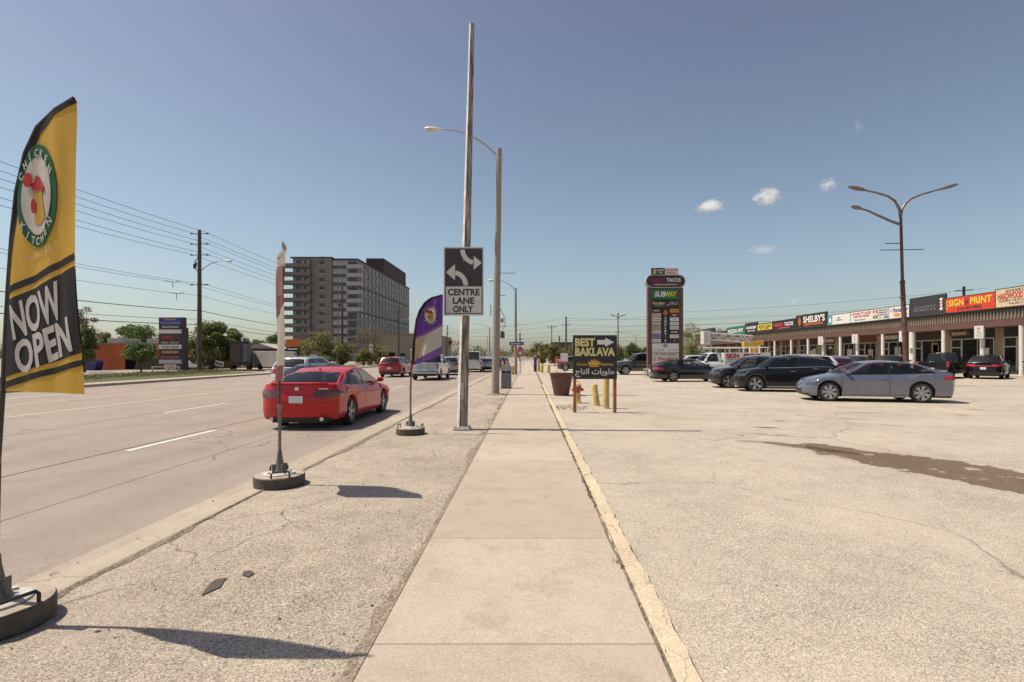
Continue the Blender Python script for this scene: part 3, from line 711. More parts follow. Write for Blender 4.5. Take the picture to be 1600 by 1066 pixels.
    if S.get('clad'):
        for sg in (1, -1):
            patch(mb, lambda x, v: PS(x, v, sg), xa - Ra - .02, xb + Ra + .02, .0, .13, 10, 3, .008)
            for a in (xa, xb):
                for k in range(20):
                    q0, q1 = math.pi * k / 20, math.pi * (k + 1) / 20
                    pts = [(a + rr * math.cos(q), R + rr * math.sin(q)) for q in (q0, q1) for rr in (Ra - .005, Ra + .055)]
                    yy = lambda z: sg * (ys(a, min(1, max(0, (z - gc) / (zs(a) - gc)))) + .010)
                    mb.add([(x, yy(z), z) for x, z in pts], [(0, 1, 3, 2)])
    mb.build('lower_trim', mat('grey plastic trim', (.035, .035, .036), .6), root, smooth=.5)
    if S.get('sill'):  # light line reflected along the sill, added as a pale strip
        for sg in (1, -1):
            mb = MB(); patch(mb, lambda x, v: PS(x, v, sg), xa - Ra - .05, xb + Ra + .05, .0, .05, 10, 3, .012); mb.build('sill_reflection', STEEL, root)
    if S.get('bed') or S.get('rearchrome'):
        mb = MB(); patch(mb, PR, -.9, .9, .16, .24, 14, 3, .04); mb.build('bumper', CHROME, root)
    # seams and handles
    mb = MB(); hd = MB()
    for sg in (1, -1):
        dx = [Bp(.02, 1).x]
        for a, b in zip(S['win'][:-1], S['win'][1:]): dx.append((Bp((a[1] + b[0]) / 2, 1).x))
        dx = dx[:2 if S is VAN else 3]
        if S in (VAN,): dx.append(Bp(S['win'][0][1] + .02, 1).x)
        for x in dx:
            if abs(x - xb) < Ra: 
                patch(mb, lambda t, v: PS(t, v, sg), x - .007, x + .007, .55, .99, 2, 6, .003)
            else: patch(mb, lambda t, v: PS(t, v, sg), x - .007, x + .007, .08, .99, 2, 8, .003)
        patch(mb, lambda t, v: PS(t, v, sg), xa - Ra - .08, xb + Ra + .08, .075, .085, 10, 2, .003)
        for x in dx[1:]:
            p = PS(x + .17, .84, sg); hd.box((p.x, p.y + sg * .014, p.z), (.19, .028, .03))
    if not S.get('bed'): patch(mb, PR, -.78, .78, .485, .495, 12, 2, .003)
    mb.build('door_seam', BLACK, root); hd.build('door_handle', CHROME if S.get('chrome') else pm, root, bevel=.006)
    if S.get('rails'):
        for sg in (1, -1):
            mb = MB(); mb.tube([Tp(t, sg) + Vector((0, -sg * .06, .02 + .05 * (1 if .02 < q < .98 else 0))) for q, t in ((0, .06), (.05, .10), (.5, .5), (.95, .9), (1, .94))], .018, 6); mb.build('roof_rail', STEEL, root)
    if S['H'] < 1.5:
        mb = MB(); p = Tp(.93, 1); mb.prism([(-.08, 0), (.08, 0), (-.06, .05)], lambda a, b: (p.x + a, -.012, p.z + .035 + b), lambda a, b: (p.x + a, .012, p.z + .035 + b)); mb.build('antenna', pm, root)
    if extra: extra(root, locals())
    return root
# ================================================================ FEATHER FLAGS
FLAGMAT = {}
def cloth(name, col): return mat('flag cloth ' + name, col, .75, 0, .08, 3, trans=.35)
def feather_flag(label, loc, rz, scale, outline, pole_pts, regions, marks, ripple, base_r, z0=0, back=True):
    """outline: list of (z, left a, right a) in metres in the flag's plane; marks: (layer, material, shapes, part)"""
    root = thing('feather_flag', label, 'flag', (loc[0], loc[1], z0), rz)
    r = base_r
    mb = MB(); mb.lathe([(r * .97, 0), (r, .012), (r, .118), (r * .97, .13)], 40); mb.f = mb.f[:-1]; mb.m = mb.m[:-1]; mb.lathe([(r * .97, .13), (r * .6, .134), (0, .134)], 40, 1); mb.f = [f for f in mb.f if len(f) < 20]; mb.m = mb.m[:40 * 3] + [1] * (len(mb.f) - 120)
    base = mb.build('base_weight', [mat('rubber weight', (.085, .07, .055), .85, 0, .3, 14, .3, 60), mat('dusty weight top', (.36, .30, .23), .9, 0, .25, 9, .3, 60)], root, smooth=.5, merge=.0005)
    mb = MB(); mb.lathe([(r * .62, .133), (r * .62, .147), (r * .52, .155), (r * .2, .16), (.03, .16)], 32)
    for k in range(4): a = .4 + k * math.pi / 2; mb.lathe([(.02, .15), (.02, .172), (0, .174)], 8, c=(r * .45 * math.cos(a), r * .45 * math.sin(a), 0))
    mb.build('ground_plate', mat('scuffed white plate', (.50, .47, .42), .6, .1, .25, 10), base, smooth=.5)
    for s in (-1, 1):
        mb = MB(); x = s * r * .82
        mb.tube([(x, -.10, .12), (x, -.10, .18), (x, -.085, .20), (x, .085, .20), (x, .10, .18), (x, .10, .12)], .011, 8); mb.build('handle', BLACK, base, smooth=True)
    mb = MB(); mb.lathe([(.085, .158), (.05, .24), (.030, .36), (.026, .42), (0, .42)], 16)
    for k in range(4): a = k * math.pi / 2 + .3; mb.box((.045 * math.cos(a), .045 * math.sin(a), .21), (.09, .012, .10), a)
    mb.build('pole_socket', mat('grey socket', (.14, .125, .11), .6), root, smooth=.5)
    mb = MB(); mb.tube(pole_pts, [(.017 if p[2] < 1.0 else .013 if p[2] < 2 else .009) for p in pole_pts], 10); mb.build('pole', mat('dark pole', (.03, .028, .027), .4), root, smooth=True)
    mb = MB(); mb.tube([(0, 0, .40), (0, 0, .98)], .020, 12); mb.tube([(0, 0, .96), (0, 0, 1.0)], .026, 12, 0); mb.tube([(.02, -.02, 1.15), (.05, -.02, 1.16)], .015, 8); mb.build('pole_sleeve', mat('scuffed sleeve', (.20, .175, .15), .5, .3, .3, 9), root, smooth=.6)
    Lf, Rt = outline if len(outline) == 2 else ([(o[0], o[1]) for o in outline], [(o[0], o[2]) for o in outline]); zs = [max(Lf[0][0], Rt[0][0]) - .004, min(Lf[-1][0], Rt[-1][0])]
    def F(a, z, off=0): return (a, ripple(a, z) + off, z)
    mb = MB(); zz = lin(zs[0], zs[-1], 70); uu = lin(0, 1, 22)
    mb.grid(lambda z, u: F(interp(Lf, z) + (interp(Rt, z) - interp(Lf, z)) * u, z), zz, uu)
    ban = mb.build('banner', regions[0], root, smooth=True, recalc=False)
    for lay, m, shapes, nm in marks:
        mb = MB()
        for sh in shapes:
            V, Fc = sh
            bm = bmesh.new(); vs = [bm.verts.new((float(x), 0, float(z))) for x, z in V]
            for f in Fc:
                try: bm.faces.new([vs[i] for i in f])
                except ValueError: pass
            bmesh.ops.triangulate(bm, faces=bm.faces)
            for _ in range(5):
                es = [e for e in bm.edges if e.calc_length() > .034]
                if not es: break
                bmesh.ops.subdivide_edges(bm, edges=es, cuts=1); bmesh.ops.triangulate(bm, faces=[f for f in bm.faces if len(f.verts) > 3])
            bm.verts.index_update()
            for sd in ((-1, 1) if back else (-1,)):
                mb.add([F(v.co.x, v.co.z, sd * .0030 * (lay + 1)) for v in bm.verts], [tuple(v.index for v in f.verts) for f in bm.faces])
            bm.free()
        mb.build(nm, m, ban, recalc=False)
    return root
YC, KC = cloth('yellow', (.60, .36, .045)), cloth('black', (.022, .018, .020))
GC, WC, RC = cloth('green', (.015, .13, .05)), cloth('white', (.68, .63, .58)), cloth('red', (.50, .02, .03))
PC, LC, GD, BC = cloth('purple', (.13, .035, .27)), cloth('lilac', (.30, .13, .45)), cloth('gold', (.62, .47, .26)), cloth('cream', (.72, .66, .55))

def rooster(cx, cz, s, body):
    comb = [(cx - .30*s, cz + .20*s), (cx - .34*s, cz + .42*s), (cx - .18*s, cz + .40*s), (cx - .10*s, cz + .62*s), (cx + .02*s, cz + .46*s), (cx + .16*s, cz + .52*s), (cx + .24*s, cz + .36*s), (cx + .42*s, cz + .30*s), (cx + .46*s, cz + .10*s), (cx + .30*s, cz + .02*s), (cx + .20*s, cz + .18*s)]
    head = [(cx - .26*s, cz + .22*s), (cx + .22*s, cz + .20*s), (cx + .28*s, cz - .2*s), (cx + .52*s, cz - .72*s), (cx + .1*s, cz - .86*s), (cx - .25*s, cz - .80*s), (cx - .14*s, cz - .35*s), (cx - .30*s, cz - .10*s)]
    watt = ell(cx - .26*s, cz - .28*s, .13*s, .22*s, 14)
    hat = ell(cx - .48*s, cz + .52*s, .24*s, .22*s, 16)
    return comb, head, watt, hat
# --- the yellow flag in front
# the flag's plane is turned a little towards the walk; measure its outline on that plane
FB = ((-8 - VX) * 3.05 / FPX, 3.05); FA = R_(-20)
def aa_(px): q = (px - VX) / FPX; return (q * FB[1] - FB[0]) / (math.cos(FA) - math.sin(FA) * q)
def zz_(py, a=.25): return CH - (py - VY) / FPX * (FB[1] + a * math.sin(FA))
def W_(pts): return [(aa_(x), zz_(y, aa_(x))) for x, y in pts]
_o = [(615, -3, 133), (560, -1, 130), (500, 2, 125), (440, 5, 122), (370, 12, 121), (300, 22, 120), (240, 38, 119), (200, 58, 119), (172, 88, 118.5), (156, 115, 118)]
out = ([(zz_(y, aa_(l)), aa_(l)) for y, l, r in _o], [(zz_(y, aa_(r)), aa_(r)) for y, l, r in _o])
pole = [(0, 0, .2), (0, 0, 1.0), (aa_(-4), 0, zz_(610, 0))] + [(aa_(x) - .006, 0, zz_(y, aa_(x)) + .006) for x, y in ((2, 500), (5, 440), (12, 370), (22, 300), (38, 240), (58, 200), (88, 172), (116, 155))]
def bulge(a, z): return .03 * max(0, 1 - max(0, a) / .5) * math.sin(math.pi * min(1, max(0, (z - .5) / 2.6)))
def rip(a, z): return bulge(a, z) + (.009 * math.sin(9 * a + 2.0 * z) + .0045 * math.sin(21 * a - 3.2 * z + 1) + .0015 * math.sin(47 * a + 5 * z)) * min(1, max(0, a + .02) * 5)
pole = [(p[0], bulge(p[0], p[2]), p[2]) for p in pole]
cx, cz = aa_(58), zz_(311); rx, rz_ = (aa_(93) - aa_(23)) / 2, 76 / 262
comb, head, watt, hat = rooster(cx + .01, cz + .0, .19, None)
def arcword(s, cx, cz, rx, rz, a_mid, step, h, flip=False):
    out = []
    for i, ch in enumerate(s):
        a = a_mid + (i - (len(s) - 1) / 2) * (step if flip else -step)
        t = math.degrees(math.atan2(-rx * math.sin(R_(a)), rz * math.cos(R_(a)))) if False else (a - 90 if not flip else a + 90)
        out.append(text_shape(ch, cx + rx * math.cos(R_(a)), cz + rz * math.sin(R_(a)), h, None, .03, 0, (((t + 180) % 360) - 180) * .75))
    return out
sleeve = W_([(-3, 615), (-1, 560), (2, 500), (5, 440), (12, 370), (22, 300), (38, 240), (58, 200), (88, 172), (117, 155), (118, 160.5), (90.5, 181), (62.5, 210), (42.5, 248), (27, 304), (16.5, 372), (9.5, 440), (6, 500), (3, 560), (1, 615)])
marks = [
 (0, KC, [poly(sleeve), poly(W_([(6, 470), (121, 416), (126, 500), (129, 552), (60, 572), (-1, 591)])), poly(W_([(9, 448), (120, 396), (120.5, 407), (9, 459)])), poly(W_([(-2, 598), (60, 580), (131, 562), (132, 571), (60, 590), (-3, 609)]))], 'black_panel'),
 (1, GC, [ringq(cx, cz, rz_ * .74, rz_, 48, rx / rz_)], 'emblem_ring'),
 (2, WC, [poly(ell(cx, cz, rx * .76, rz_ * .76, 40))], 'emblem_disc'),
 (3, YC, [poly(head)], 'emblem_bird'),
 (4, RC, [poly(comb), poly(watt)], 'emblem_comb'), (5, RC, [poly(hat)], 'emblem_hat'),
 (3, WC, arcword('CHICKEN', cx, cz - .012, rx * .88, rz_ * .88, 90, 19, .042) + arcword('KITCHEN', cx, cz, rx * .88, rz_ * .88, 270, 17, .042, True), 'emblem_lettering'),
 (1, cloth('pale yellow', (.66, .50, .22)), [text_shape("London's Finest", aa_(62), zz_(398), .036, aa_(95) - aa_(30), .01, .3, 8)], 'motto'),
 (1, WC, [text_shape('NOW', aa_(54), zz_(487), .20, aa_(93) - aa_(12), .03, 0, 15), text_shape('OPEN', aa_(67), zz_(542), .185, aa_(114) - aa_(20), .03, 0, 15)], 'lettering')]
bx, by = (-8 - VX) * 3.05 / FPX, 3.05
feather_flag('tall yellow and black feather flag reading NOW OPEN in front at the kerb', (bx, by), FA, 1, out, pole, [YC], marks, rip, .275)
# --- the purple one further along the kerb
K = 75.6; bx2, by2 = G(641.5, 678); bx2 += 0; K = FPX / by2
aa2 = lambda px: (px - 641.5) / K; zz2 = lambda py: 1.6 - (py - 557) / K
def W2(pts): return [(aa2(x), zz2(y)) for x, y in pts]
out = [(zz2(570), aa2(643.5), aa2(646)), (zz2(563), aa2(643.5), aa2(672)), (zz2(552), aa2(644), aa2(690)), (zz2(530), aa2(646), aa2(691)), (zz2(500), aa2(650), aa2(692)), (zz2(485), aa2(655), aa2(692)), (zz2(473), aa2(663), aa2(692)), (zz2(465), aa2(674), aa2(692)), (zz2(461), aa2(690), aa2(692))]
pole = [(0, 0, .2), (0, 0, .9), (aa2(643), 0, zz2(575)), (aa2(644), 0, zz2(552)), (aa2(646), 0, zz2(530)), (aa2(650), 0, zz2(500)), (aa2(655), 0, zz2(485)), (aa2(663), 0, zz2(473)), (aa2(674), 0, zz2(465)), (aa2(691), 0, zz2(460.5))]
def rip2(a, z): return (.035 * math.sin(10 * a + 4.5 * z) + .018 * math.sin(21 * a - 5 * z)) * min(1, max(0, a) * 4)
cx, cz = aa2(672.5), zz2(493); rx = 12.5 / K; rz_ = 15.5 / K
comb, head, watt, hat = rooster(cx, cz + .01, .15, None)
sl2 = W2([(643.5, 570), (644, 552), (646, 530), (650, 500), (655, 485), (663, 473), (674, 465), (690, 461), (691, 463), (676, 467.5), (666, 475.5), (658, 487), (653, 501), (649.5, 530), (648, 552), (647, 569)])
marks = [(0, GD, [poly(W2([(648, 530), (668, 521), (664, 533), (652, 560), (647, 566)]))], 'gold_panel'),
 (0, BC, [poly(W2([(668, 521), (691, 509), (690, 541), (672, 551), (652, 561), (664, 533)]))], 'cream_panel'),
 (0, LC, [poly(W2([(648, 565), (672, 551), (690, 541), (690, 553), (672, 562), (647, 569.5)]))], 'lilac_panel'),
 (1, KC, [poly(sl2)], 'black_sleeve'),
 (1, LC, [poly(W2([(649, 527), (691, 505), (691, 508), (648, 530)]))], 'lilac_band'),
 (1, mat('flag cloth slate', (.06, .10, .13), .75, trans=.3), [ringq(cx, cz, rz_ * .74, rz_, 40, rx / rz_)], 'emblem_ring'),
 (2, WC, [poly(ell(cx, cz, rx * .76, rz_ * .76, 32))], 'emblem_disc'),
 (3, YC, [poly(head)], 'emblem_bird'), (4, RC, [poly(comb), poly(watt)], 'emblem_comb'), (5, RC, [poly(hat)], 'emblem_hat'),
 (3, WC, arcword('CHICKEN', cx, cz, rx * .88, rz_ * .88, 90, 19, .03) + arcword('KITCHEN', cx, cz, rx * .88, rz_ * .88, 270, 17, .03, True), 'emblem_lettering')]
feather_flag('purple and cream feather flag with round emblem beside the road sign pole', (bx2, by2), 0, 1, out, pole, [PC], marks, rip2, .29)
# --- the one seen edge on
bx3, by3 = G(437, 757)
h0, h1 = 1.32, 2.95
out = [(h0, .02, .62), (1.8, .02, .62), (2.3, .03, .60), (2.55, .08, .60), (2.77, .20, .60), (2.87, .36, .60), (2.93, .57, .60)]
pole = [(0, 0, .2), (0, 0, 1.0), (.0, 0, 1.3), (.01, 0, 1.8), (.02, 0, 2.3), (.07, 0, 2.55), (.17, 0, 2.74), (.30, 0, 2.82)]
def rip3(a, z): return (.036 * math.sin(7 * a + 1.5 * z) + .02 * math.sin(17 * a - 2 * z)) * min(1, max(0, a) * 4) 
marks = [(0, cloth('dull red', (.25, .09, .085)), [poly([(.03, 2.0), (.60, 2.2), (.60, 2.66), (.30, 2.62), (.10, 2.50), (.04, 2.25)])], 'red_panel'), (0, cloth('dull red', (.25, .09, .085)), [poly([(.03, 1.32), (.60, 1.32), (.60, 1.50), (.03, 1.42)])], 'red_hem'),
         (1, cloth('faded pink', (.34, .19, .17)), [poly(ell(.33, 2.5, .14, .18))], 'faded_disc'),
         (2, cloth('pale grey', (.50, .47, .44)), [poly([(.20, 2.77), (.38, 2.86), (.59, 2.92), (.59, 2.85), (.38, 2.845), (.26, 2.775)])], 'white_tip')]
# banner reaches from its pole back towards the camera side of the kerb
feather_flag('red and tan feather flag seen edge on, round weight on the kerb', (bx3, by3), R_(-62.5), 1, out, pole, [cloth('pale tan', (.46, .40, .33))], marks, rip3, .295)

# ================================================================ ROAD SIGN POLE, LAMPS
def bx_pole():
    x, y = G(722, 671); K = FPX / y
    root = thing('road_sign', 'tall weathered square pole carrying the CENTRE LANE ONLY sign', 'road sign', (x, y, 0))
    m, n, l, b = newmat('weathered sign pole')
    tc = n.new('ShaderNodeTexCoord'); mp = n.new('ShaderNodeMapping'); mp.inputs['Scale'].default_value = (9, 9, .8); l.new(tc.outputs['Object'], mp.inputs[0])
    nz = n.new('ShaderNodeTexNoise'); nz.inputs['Scale'].default_value = 2.2; nz.inputs['Detail'].default_value = 8; nz.inputs['Roughness'].default_value = .7; l.new(mp.outputs[0], nz.inputs[0])
    cr = n.new('ShaderNodeValToRGB'); e = cr.color_ramp.elements; e[0].position = .40; e[0].color = (.055, .04, .03, 1); e[1].position = .62; e[1].color = (.42, .37, .31, 1)
    l.new(nz.outputs[0], cr.inputs[0]); l.new(cr.outputs[0], b.inputs['Base Color']); b.inputs['Roughness'].default_value = .7
    bp = n.new('ShaderNodeBump'); bp.inputs['Strength'].default_value = .5; l.new(nz.outputs[0], bp.inputs['Height']); l.new(bp.outputs[0], b.inputs['Normal'])
    wm = mat('flaking white pole paint', (.66, .64, .60), .6, 0, .25, 7)
    H = 8.88; top = .215
    mb = MB(); ang = [math.pi / 8 + k * math.pi / 4 for k in range(8)]
    for k in range(8):                                   # octagonal, slightly leaning
        for (z0, z1) in [(H * i / 12, H * (i + 1) / 12) for i in range(12)]:
            q = []
            for z in (z0, z1):
                r = .125 - .066 * z / H
                for a in (ang[k], ang[(k + 1) % 8]): q.append((r * math.cos(a) + top * z / H, r * math.sin(a), z))
            mid = ang[k] + math.pi / 8
            mb.add([q[0], q[1], q[3], q[2]], [(0, 1, 2, 3)], 1 if math.cos(mid - math.pi * 1.18) > .80 else 0)
    mb.build('pole', [m, wm], root)
    mb = MB(); mb.box((0, 0, .02), (.36, .36, .04)); mb.box((0, 0, .055), (.27, .27, .035))
    for s in (-1, 1):
        for t in (-1, 1): mb.lathe([(.018, .03), (.018, .085), (0, .09)], 8, c=(s * .15, t * .15, 0))
    mb.build('base_plate', STEEL, root, bevel=.006)
    mb = MB(); mb.box((top * .11, -.128, .85), (.05, .01, .36)); mb.build('sticker', mat('old paper sticker', (.55, .5, .46), .8, 0, .5, 30), root)
    # sign board
    sx = (726 - 722) / K; z0, z1 = 1.6 + (557 - 494) / K, 1.6 + (557 - 389) / K; w = 61 / K / 2; zm = (z0 + z1) / 2; yb = -.17
    f = lambda px: (px - 726) / K; g = lambda py: 1.6 + (557 - py) / K - zm
    mb = MB(); mb.prism([(-w + .04 - .04 * math.cos(a), 0) for a in ()] or [(-w, -(z1 - z0) / 2), (w, -(z1 - z0) / 2), (w, (z1 - z0) / 2), (-w, (z1 - z0) / 2)], lambda a, b: (a, -.006, b), lambda a, b: (a, .006, b))
    sb = mb.build('sign_board', mat('dusty white sign face', (.62, .58, .53), .55, 0, .06, 3), root, bevel=.004, loc=(sx, yb, zm))
    dk = mat('dusty black sign face', (.045, .036, .036), .55, 0, .2, 3)
    fr = lambda x0, x1, y0, y1: rect(f(x0), f(x1), g(y1), g(y0))
    def arrow(pts): return poly([(f(a), g(b)) for a, b in pts])
    def curved(cx, cy, r0, r1, a0, a1):
        pts = [(cx + r1 * math.cos(R_(a0 + (a1 - a0) * k / 10)), cy - r1 * math.sin(R_(a0 + (a1 - a0) * k / 10))) for k in range(11)]
        pts += [(cx + r0 * math.cos(R_(a1 + (a0 - a1) * k / 10)), cy - r0 * math.sin(R_(a1 + (a0 - a1) * k / 10))) for k in range(11)]
        vs = [(f(a), g(b)) for a, b in pts]; fs = [(i, i + 1, 20 - i, 21 - i) for i in range(10)]
        return np.array(vs), fs
    letters(sb, [
        (0, dk, [fr(697.3, 755.0, 390.8, 449.5), fr(697.3, 698.6, 449.5, 491.8), fr(753.6, 755.0, 449.5, 491.8), fr(697.3, 755, 490.6, 491.9)], 'dark_panel'),
        (1, mat('dusty white sign face', (.62, .58, .53)), [curved(744.5, 393, 16.5, 23.5, 180, 258), arrow([(741.6, 402.5), (741.6, 424), (754, 413)]),
            curved(709.2, 448, 16.5, 23.7, 0, 78), arrow([(712.8, 415), (712.8, 440), (699, 427.7)])], 'arrows'),
        (1, dk, [text_shape('CENTRE', f(726.2), g(458.2), 9.6 / K, 49 / K, .035), text_shape('LANE', f(726), g(471.2), 9.6 / K, 33 / K, .035), text_shape('ONLY', f(725.3), g(484.2), 9.6 / K, 31 / K, .035)], 'lettering')], y=-.006, step=.002)
    mb = MB()
    for z in (-.5, .45): mb.box((0, .05, z), (.30, .06, .05)); mb.tube([(0, -.009, z), (0, -.013, z)], .014, 8)
    mb.build('bracket', STEEL, sb)
bx_pole()

def cobra(parent, p0, dirv, length, rise, hm, arm_m, r=.035, drop=0.0):
    """arm curving out from p0 and its lamp head"""
    d = Vector(dirv).normalized(); p0 = Vector(p0); pts = [p0 + d * length * t + Vector((0, 0, rise * (1 - (1 - t) ** 2.2))) for t in lin(0, 1, 12)]
    mb = MB(); mb.tube(pts, [r * (1 - .35 * t) for t in lin(0, 1, 12)], 10); arm = mb.build('lamp_arm', arm_m, parent, smooth=True)
    e = pts[-1]; mb = MB(); n = 9
    prof = [(0, .03, .03), (.08, .045, .05), (.2, .08, .07), (.35, .13, .085), (.52, .15, .09), (.66, .12, .08), (.74, .06, .05), (.76, .01, .01)]
    side = Vector((-d.y, d.x, 0)); rows = []
    for s, wd, ht in prof: rows.append([e + d * s + side * (wd * math.cos(2 * math.pi * k / 14)) + Vector((0, 0, ht * math.sin(2 * math.pi * k / 14) * (1 if math.sin(2 * math.pi * k / 14) > 0 else .45) - drop * s)) for k in range(14)])
    mb.add([p for r_ in rows for p in r_], [(i * 14 + k, i * 14 + (k + 1) % 14, (i + 1) * 14 + (k + 1) % 14, (i + 1) * 14 + k) for i in range(len(rows) - 1) for k in range(14)])
    hd = mb.build('lamp_head', hm, arm, smooth=True)
    mb = MB(); c = e + d * .48; rows = []
    for q, zz in ((1, 0), (.9, -.05), (.6, -.09), (.05, -.105)): rows.append([c + d * (.19 * q * math.cos(2 * math.pi * k / 14)) + side * (.13 * q * math.sin(2 * math.pi * k / 14)) + Vector((0, 0, -.03 + zz - drop * .5)) for k in range(14)])
    mb.add([p for r_ in rows for p in r_], [(i * 14 + k, i * 14 + (k + 1) % 14, (i + 1) * 14 + (k + 1) % 14, (i + 1) * 14 + k) for i in range(3) for k in range(14)])
    mb.build('lamp_lens', mat('lamp lens', (.55, .53, .48), .2), arm, smooth=True)
LAMPW = mat('pale lamp housing', (.62, .58, .53), .5)
POLEC = mat('concrete lamp pole', (.30, .26, .22), .85, 0, .18, 7, .2, 60)
x, y = G(774, 617); K = FPX / y
root = thing('street_lamp', 'tall round concrete street lamp behind the road sign, near the litter bin', 'street lamp', (x, y, 0))
H = 1.6 + (557 - 233) / K
mb = MB(); mb.tube([(.16 * z / H, 0, z) for z in lin(0, H, 10)], [.165 - .055 * t for t in lin(0, 1, 10)], 20); mb.build('pole', POLEC, root, smooth=True)
mb = MB(); r = random.Random(8)
mb.lathe([(.42, 0), (.36, .03), (.25, .05), (.16, .06)], 20); mb.v = [(a + r.uniform(-.03, .03), b + r.uniform(-.03, .03), c) for a, b, c in mb.v]; mb.build('dirt_collar', DIRT, root)
cobra(root, (.14, 0, H - .35), (-1, -.02, 0), 2.35, 1.15, LAMPW, STEEL, .042)
mb = MB()
for z in (H - .25, H - .42): mb.tube([(.0, 0, z), (.38, 0, z)], .012, 6)
for (zz, dx) in ((1.6 + (557 - 427) / K, .78), (1.6 + (557 - 462) / K, .38), (1.6 + (557 - 509.5) / K, .42)): mb.tube([(.05, 0, zz), (.05 + dx, 0, zz)], .016, 6)
mb.build('banner_bracket', STEEL, root)
mb = MB(); zc = 1.6 + (557 - 523.5) / K; mb.box((.30, -.02, zc), (.17, .10, .28)); 
mb.tube([(.25, 0, zc + .14), (.42, 0, zc + .4), (.40, 0, zc + .7), (.2, 0, zc + 1.1), (.12, 0, zc + 1.3)], .012, 6); mb.build('control_box', mat('weathered grey box', (.10, .09, .08), .7), root)
mb = MB(); zc = 1.6 + (557 - 501) / K; mb.box((.29, -.03, zc), (.17, .012, .21)); tg = mb.build('pole_tag', WPR, root, bevel=.003); letters(root, [(0, INK, [text_shape('8', .29, zc, .12, None, .03)], 'lettering')], y=-.037)
mb = MB()
for k in range(6): mb.box((-.19, -.02, 1.6 + (557 - 478 - 3 * k) / K), (.05, .02, .045), 0)
mb.build('bolt_row', BLACK, root)

def lamp_simple(label, x, y, H, armx, armlen, hgroup, extra=None, z=0):
    root = thing('street_lamp', label, 'street lamp', (x, y, z), 0, hgroup)
    mb = MB(); mb.tube([(0, 0, q) for q in lin(0, H, 6)], [.14 - .055 * t for t in lin(0, 1, 6)], 14); mb.build('pole', POLEC, root, smooth=True)
    cobra(root, (0, 0, H - .25), (armx, 0, 0), armlen, .95, LAMPW, STEEL, .04)
    if extra: extra(root)
    return root
def ex2(root):
    K = 17.5
    mb = MB(); mb.tube([(.1, 0, 1.6 + (557 - 507) / K), (.75, 0, 1.6 + (557 - 507) / K)], .015, 6); mb.tube([(.1, 0, 4.0), (.5, 0, 4.0)], .015, 6); mb.build('banner_bracket', STEEL, root)
lamp_simple('slim street lamp carrying the blue street name board', -1.15, 45.7, 7.7, -1, 1.7, None, ex2)
# blue street name board on it
def panel(name, label, cat, loc, rz, w, h, t, m, items, group=None, frame=None, bevel=.006, step=.004):
    mb = MB(); mb.box((0, 0, 0), (w, t, h)); o = mb.build(name, m, None, bevel=bevel, loc=loc); o.rotation_euler = (0, 0, rz); tag(o, label, cat, group)
    letters(o, items, y=-t / 2, step=step)
    if frame:
        mb = MB(); fw = .05
        for s in (-1, 1): mb.box((0, 0, s * (h / 2 + fw / 2)), (w + 2 * fw, t + .03, fw)); mb.box((s * (w / 2 + fw / 2), 0, 0), (fw, t + .03, h))
        mb.build('sign_frame', frame, o)
    return o
panel('street_name_sign', 'blue street name board on the slim street lamp', 'street sign', (-1.07, 45.52, 2.75), 0, 1.30, .28, .03, BPR, [(0, WPR, [text_shape('Kennedy Rd', -.08, 0, .12, .8, .03), text_shape('N', .52, .02, .08, None, .03)], 'lettering')])
def traffic_light(label, x, y, z, body, s=1.0, rz=0, post=False):
    root = thing('traffic_light', label, 'traffic light', (x, y, 0), rz)
    mb = MB(); mb.box((0, 0, z), (.36 * s, .2, 1.02 * s)); mb.box((0, .1, z), (.46 * s, .02, 1.14 * s)); mb.build('housing', body, root, bevel=.03)
    for k, c in enumerate(((.25, .02, .02), (.30, .2, .03), (.02, .2, .08))):
        mb = MB(); mb.lathe([(.0, -.10), (.11 * s, -.11), (.12 * s, -.10)], 16, c=(0, 0, z + (.32 - .32 * k) * s), axis='Y'); mb.f = [f for f in mb.f if len(f) == 4]; mb.m = [0] * len(mb.f); mb.build('lens', mat('signal lens %s' % ('red', 'amber', 'green')[k], c, .3), root)
    mb = MB()
    if post: mb.tube([(0, .15, 0), (0, .15, z + .8)], .07, 10)
    else: mb.tube([(0, .12, z + .3), (.22, .3, z + .3)], .03, 6)
    mb.build('mount', STEEL, root)
AMB = mat('amber signal housing', (.52, .30, .05), .5)
traffic_light('amber traffic signal hung on the slim lamp beside the street name board', -1.43, 45.3, 2.28, AMB, .62)
traffic_light('amber traffic signal on its own post across the junction, left of the lamps', -6.2, 72, 2.0, mat('orange signal housing', (.60, .22, .03), .5), .7, 0, True)

# ================================================================ SMALL STREET FURNITURE
# litter bin
x, y = G(788.5, 607)
root = thing('litter_bin', 'grey litter bin with dark slot and sloping lid behind the concrete lamp', 'litter bin', (x + .08, y, 0))
mb = MB(); mb.box((0, 0, .40), (.50, .46, .72)); 
for k in range(7): mb.box((-.21 + .07 * k, -.236, .38), (.04, .014, .62))
mb.build('bin_body', mat('grey bin plastic', (.22, .21, .21), .6), root, bevel=.015)
mb = MB(); mb.box((0, 0, .83), (.47, .43, .14)); mb.build('slot', BLACK, root)
mb = MB(); mb.prism([(-.26, .90), (.26, .90), (.26, 1.00), (.20, 1.16), (-.20, 1.16), (-.26, 1.0)], lambda a, b: (a, -.25, b), lambda a, b: (a, .25, b)); mb.build('lid', mat('light grey bin lid', (.33, .32, .31), .5), root, bevel=.015)
mb = MB(); mb.box((0, 0, .02), (.54, .50, .04)); mb.box((.0, -.24, .83), (.10, .012, .12)); mb.build('base', mat('grey bin base', (.12, .12, .12), .6), root)
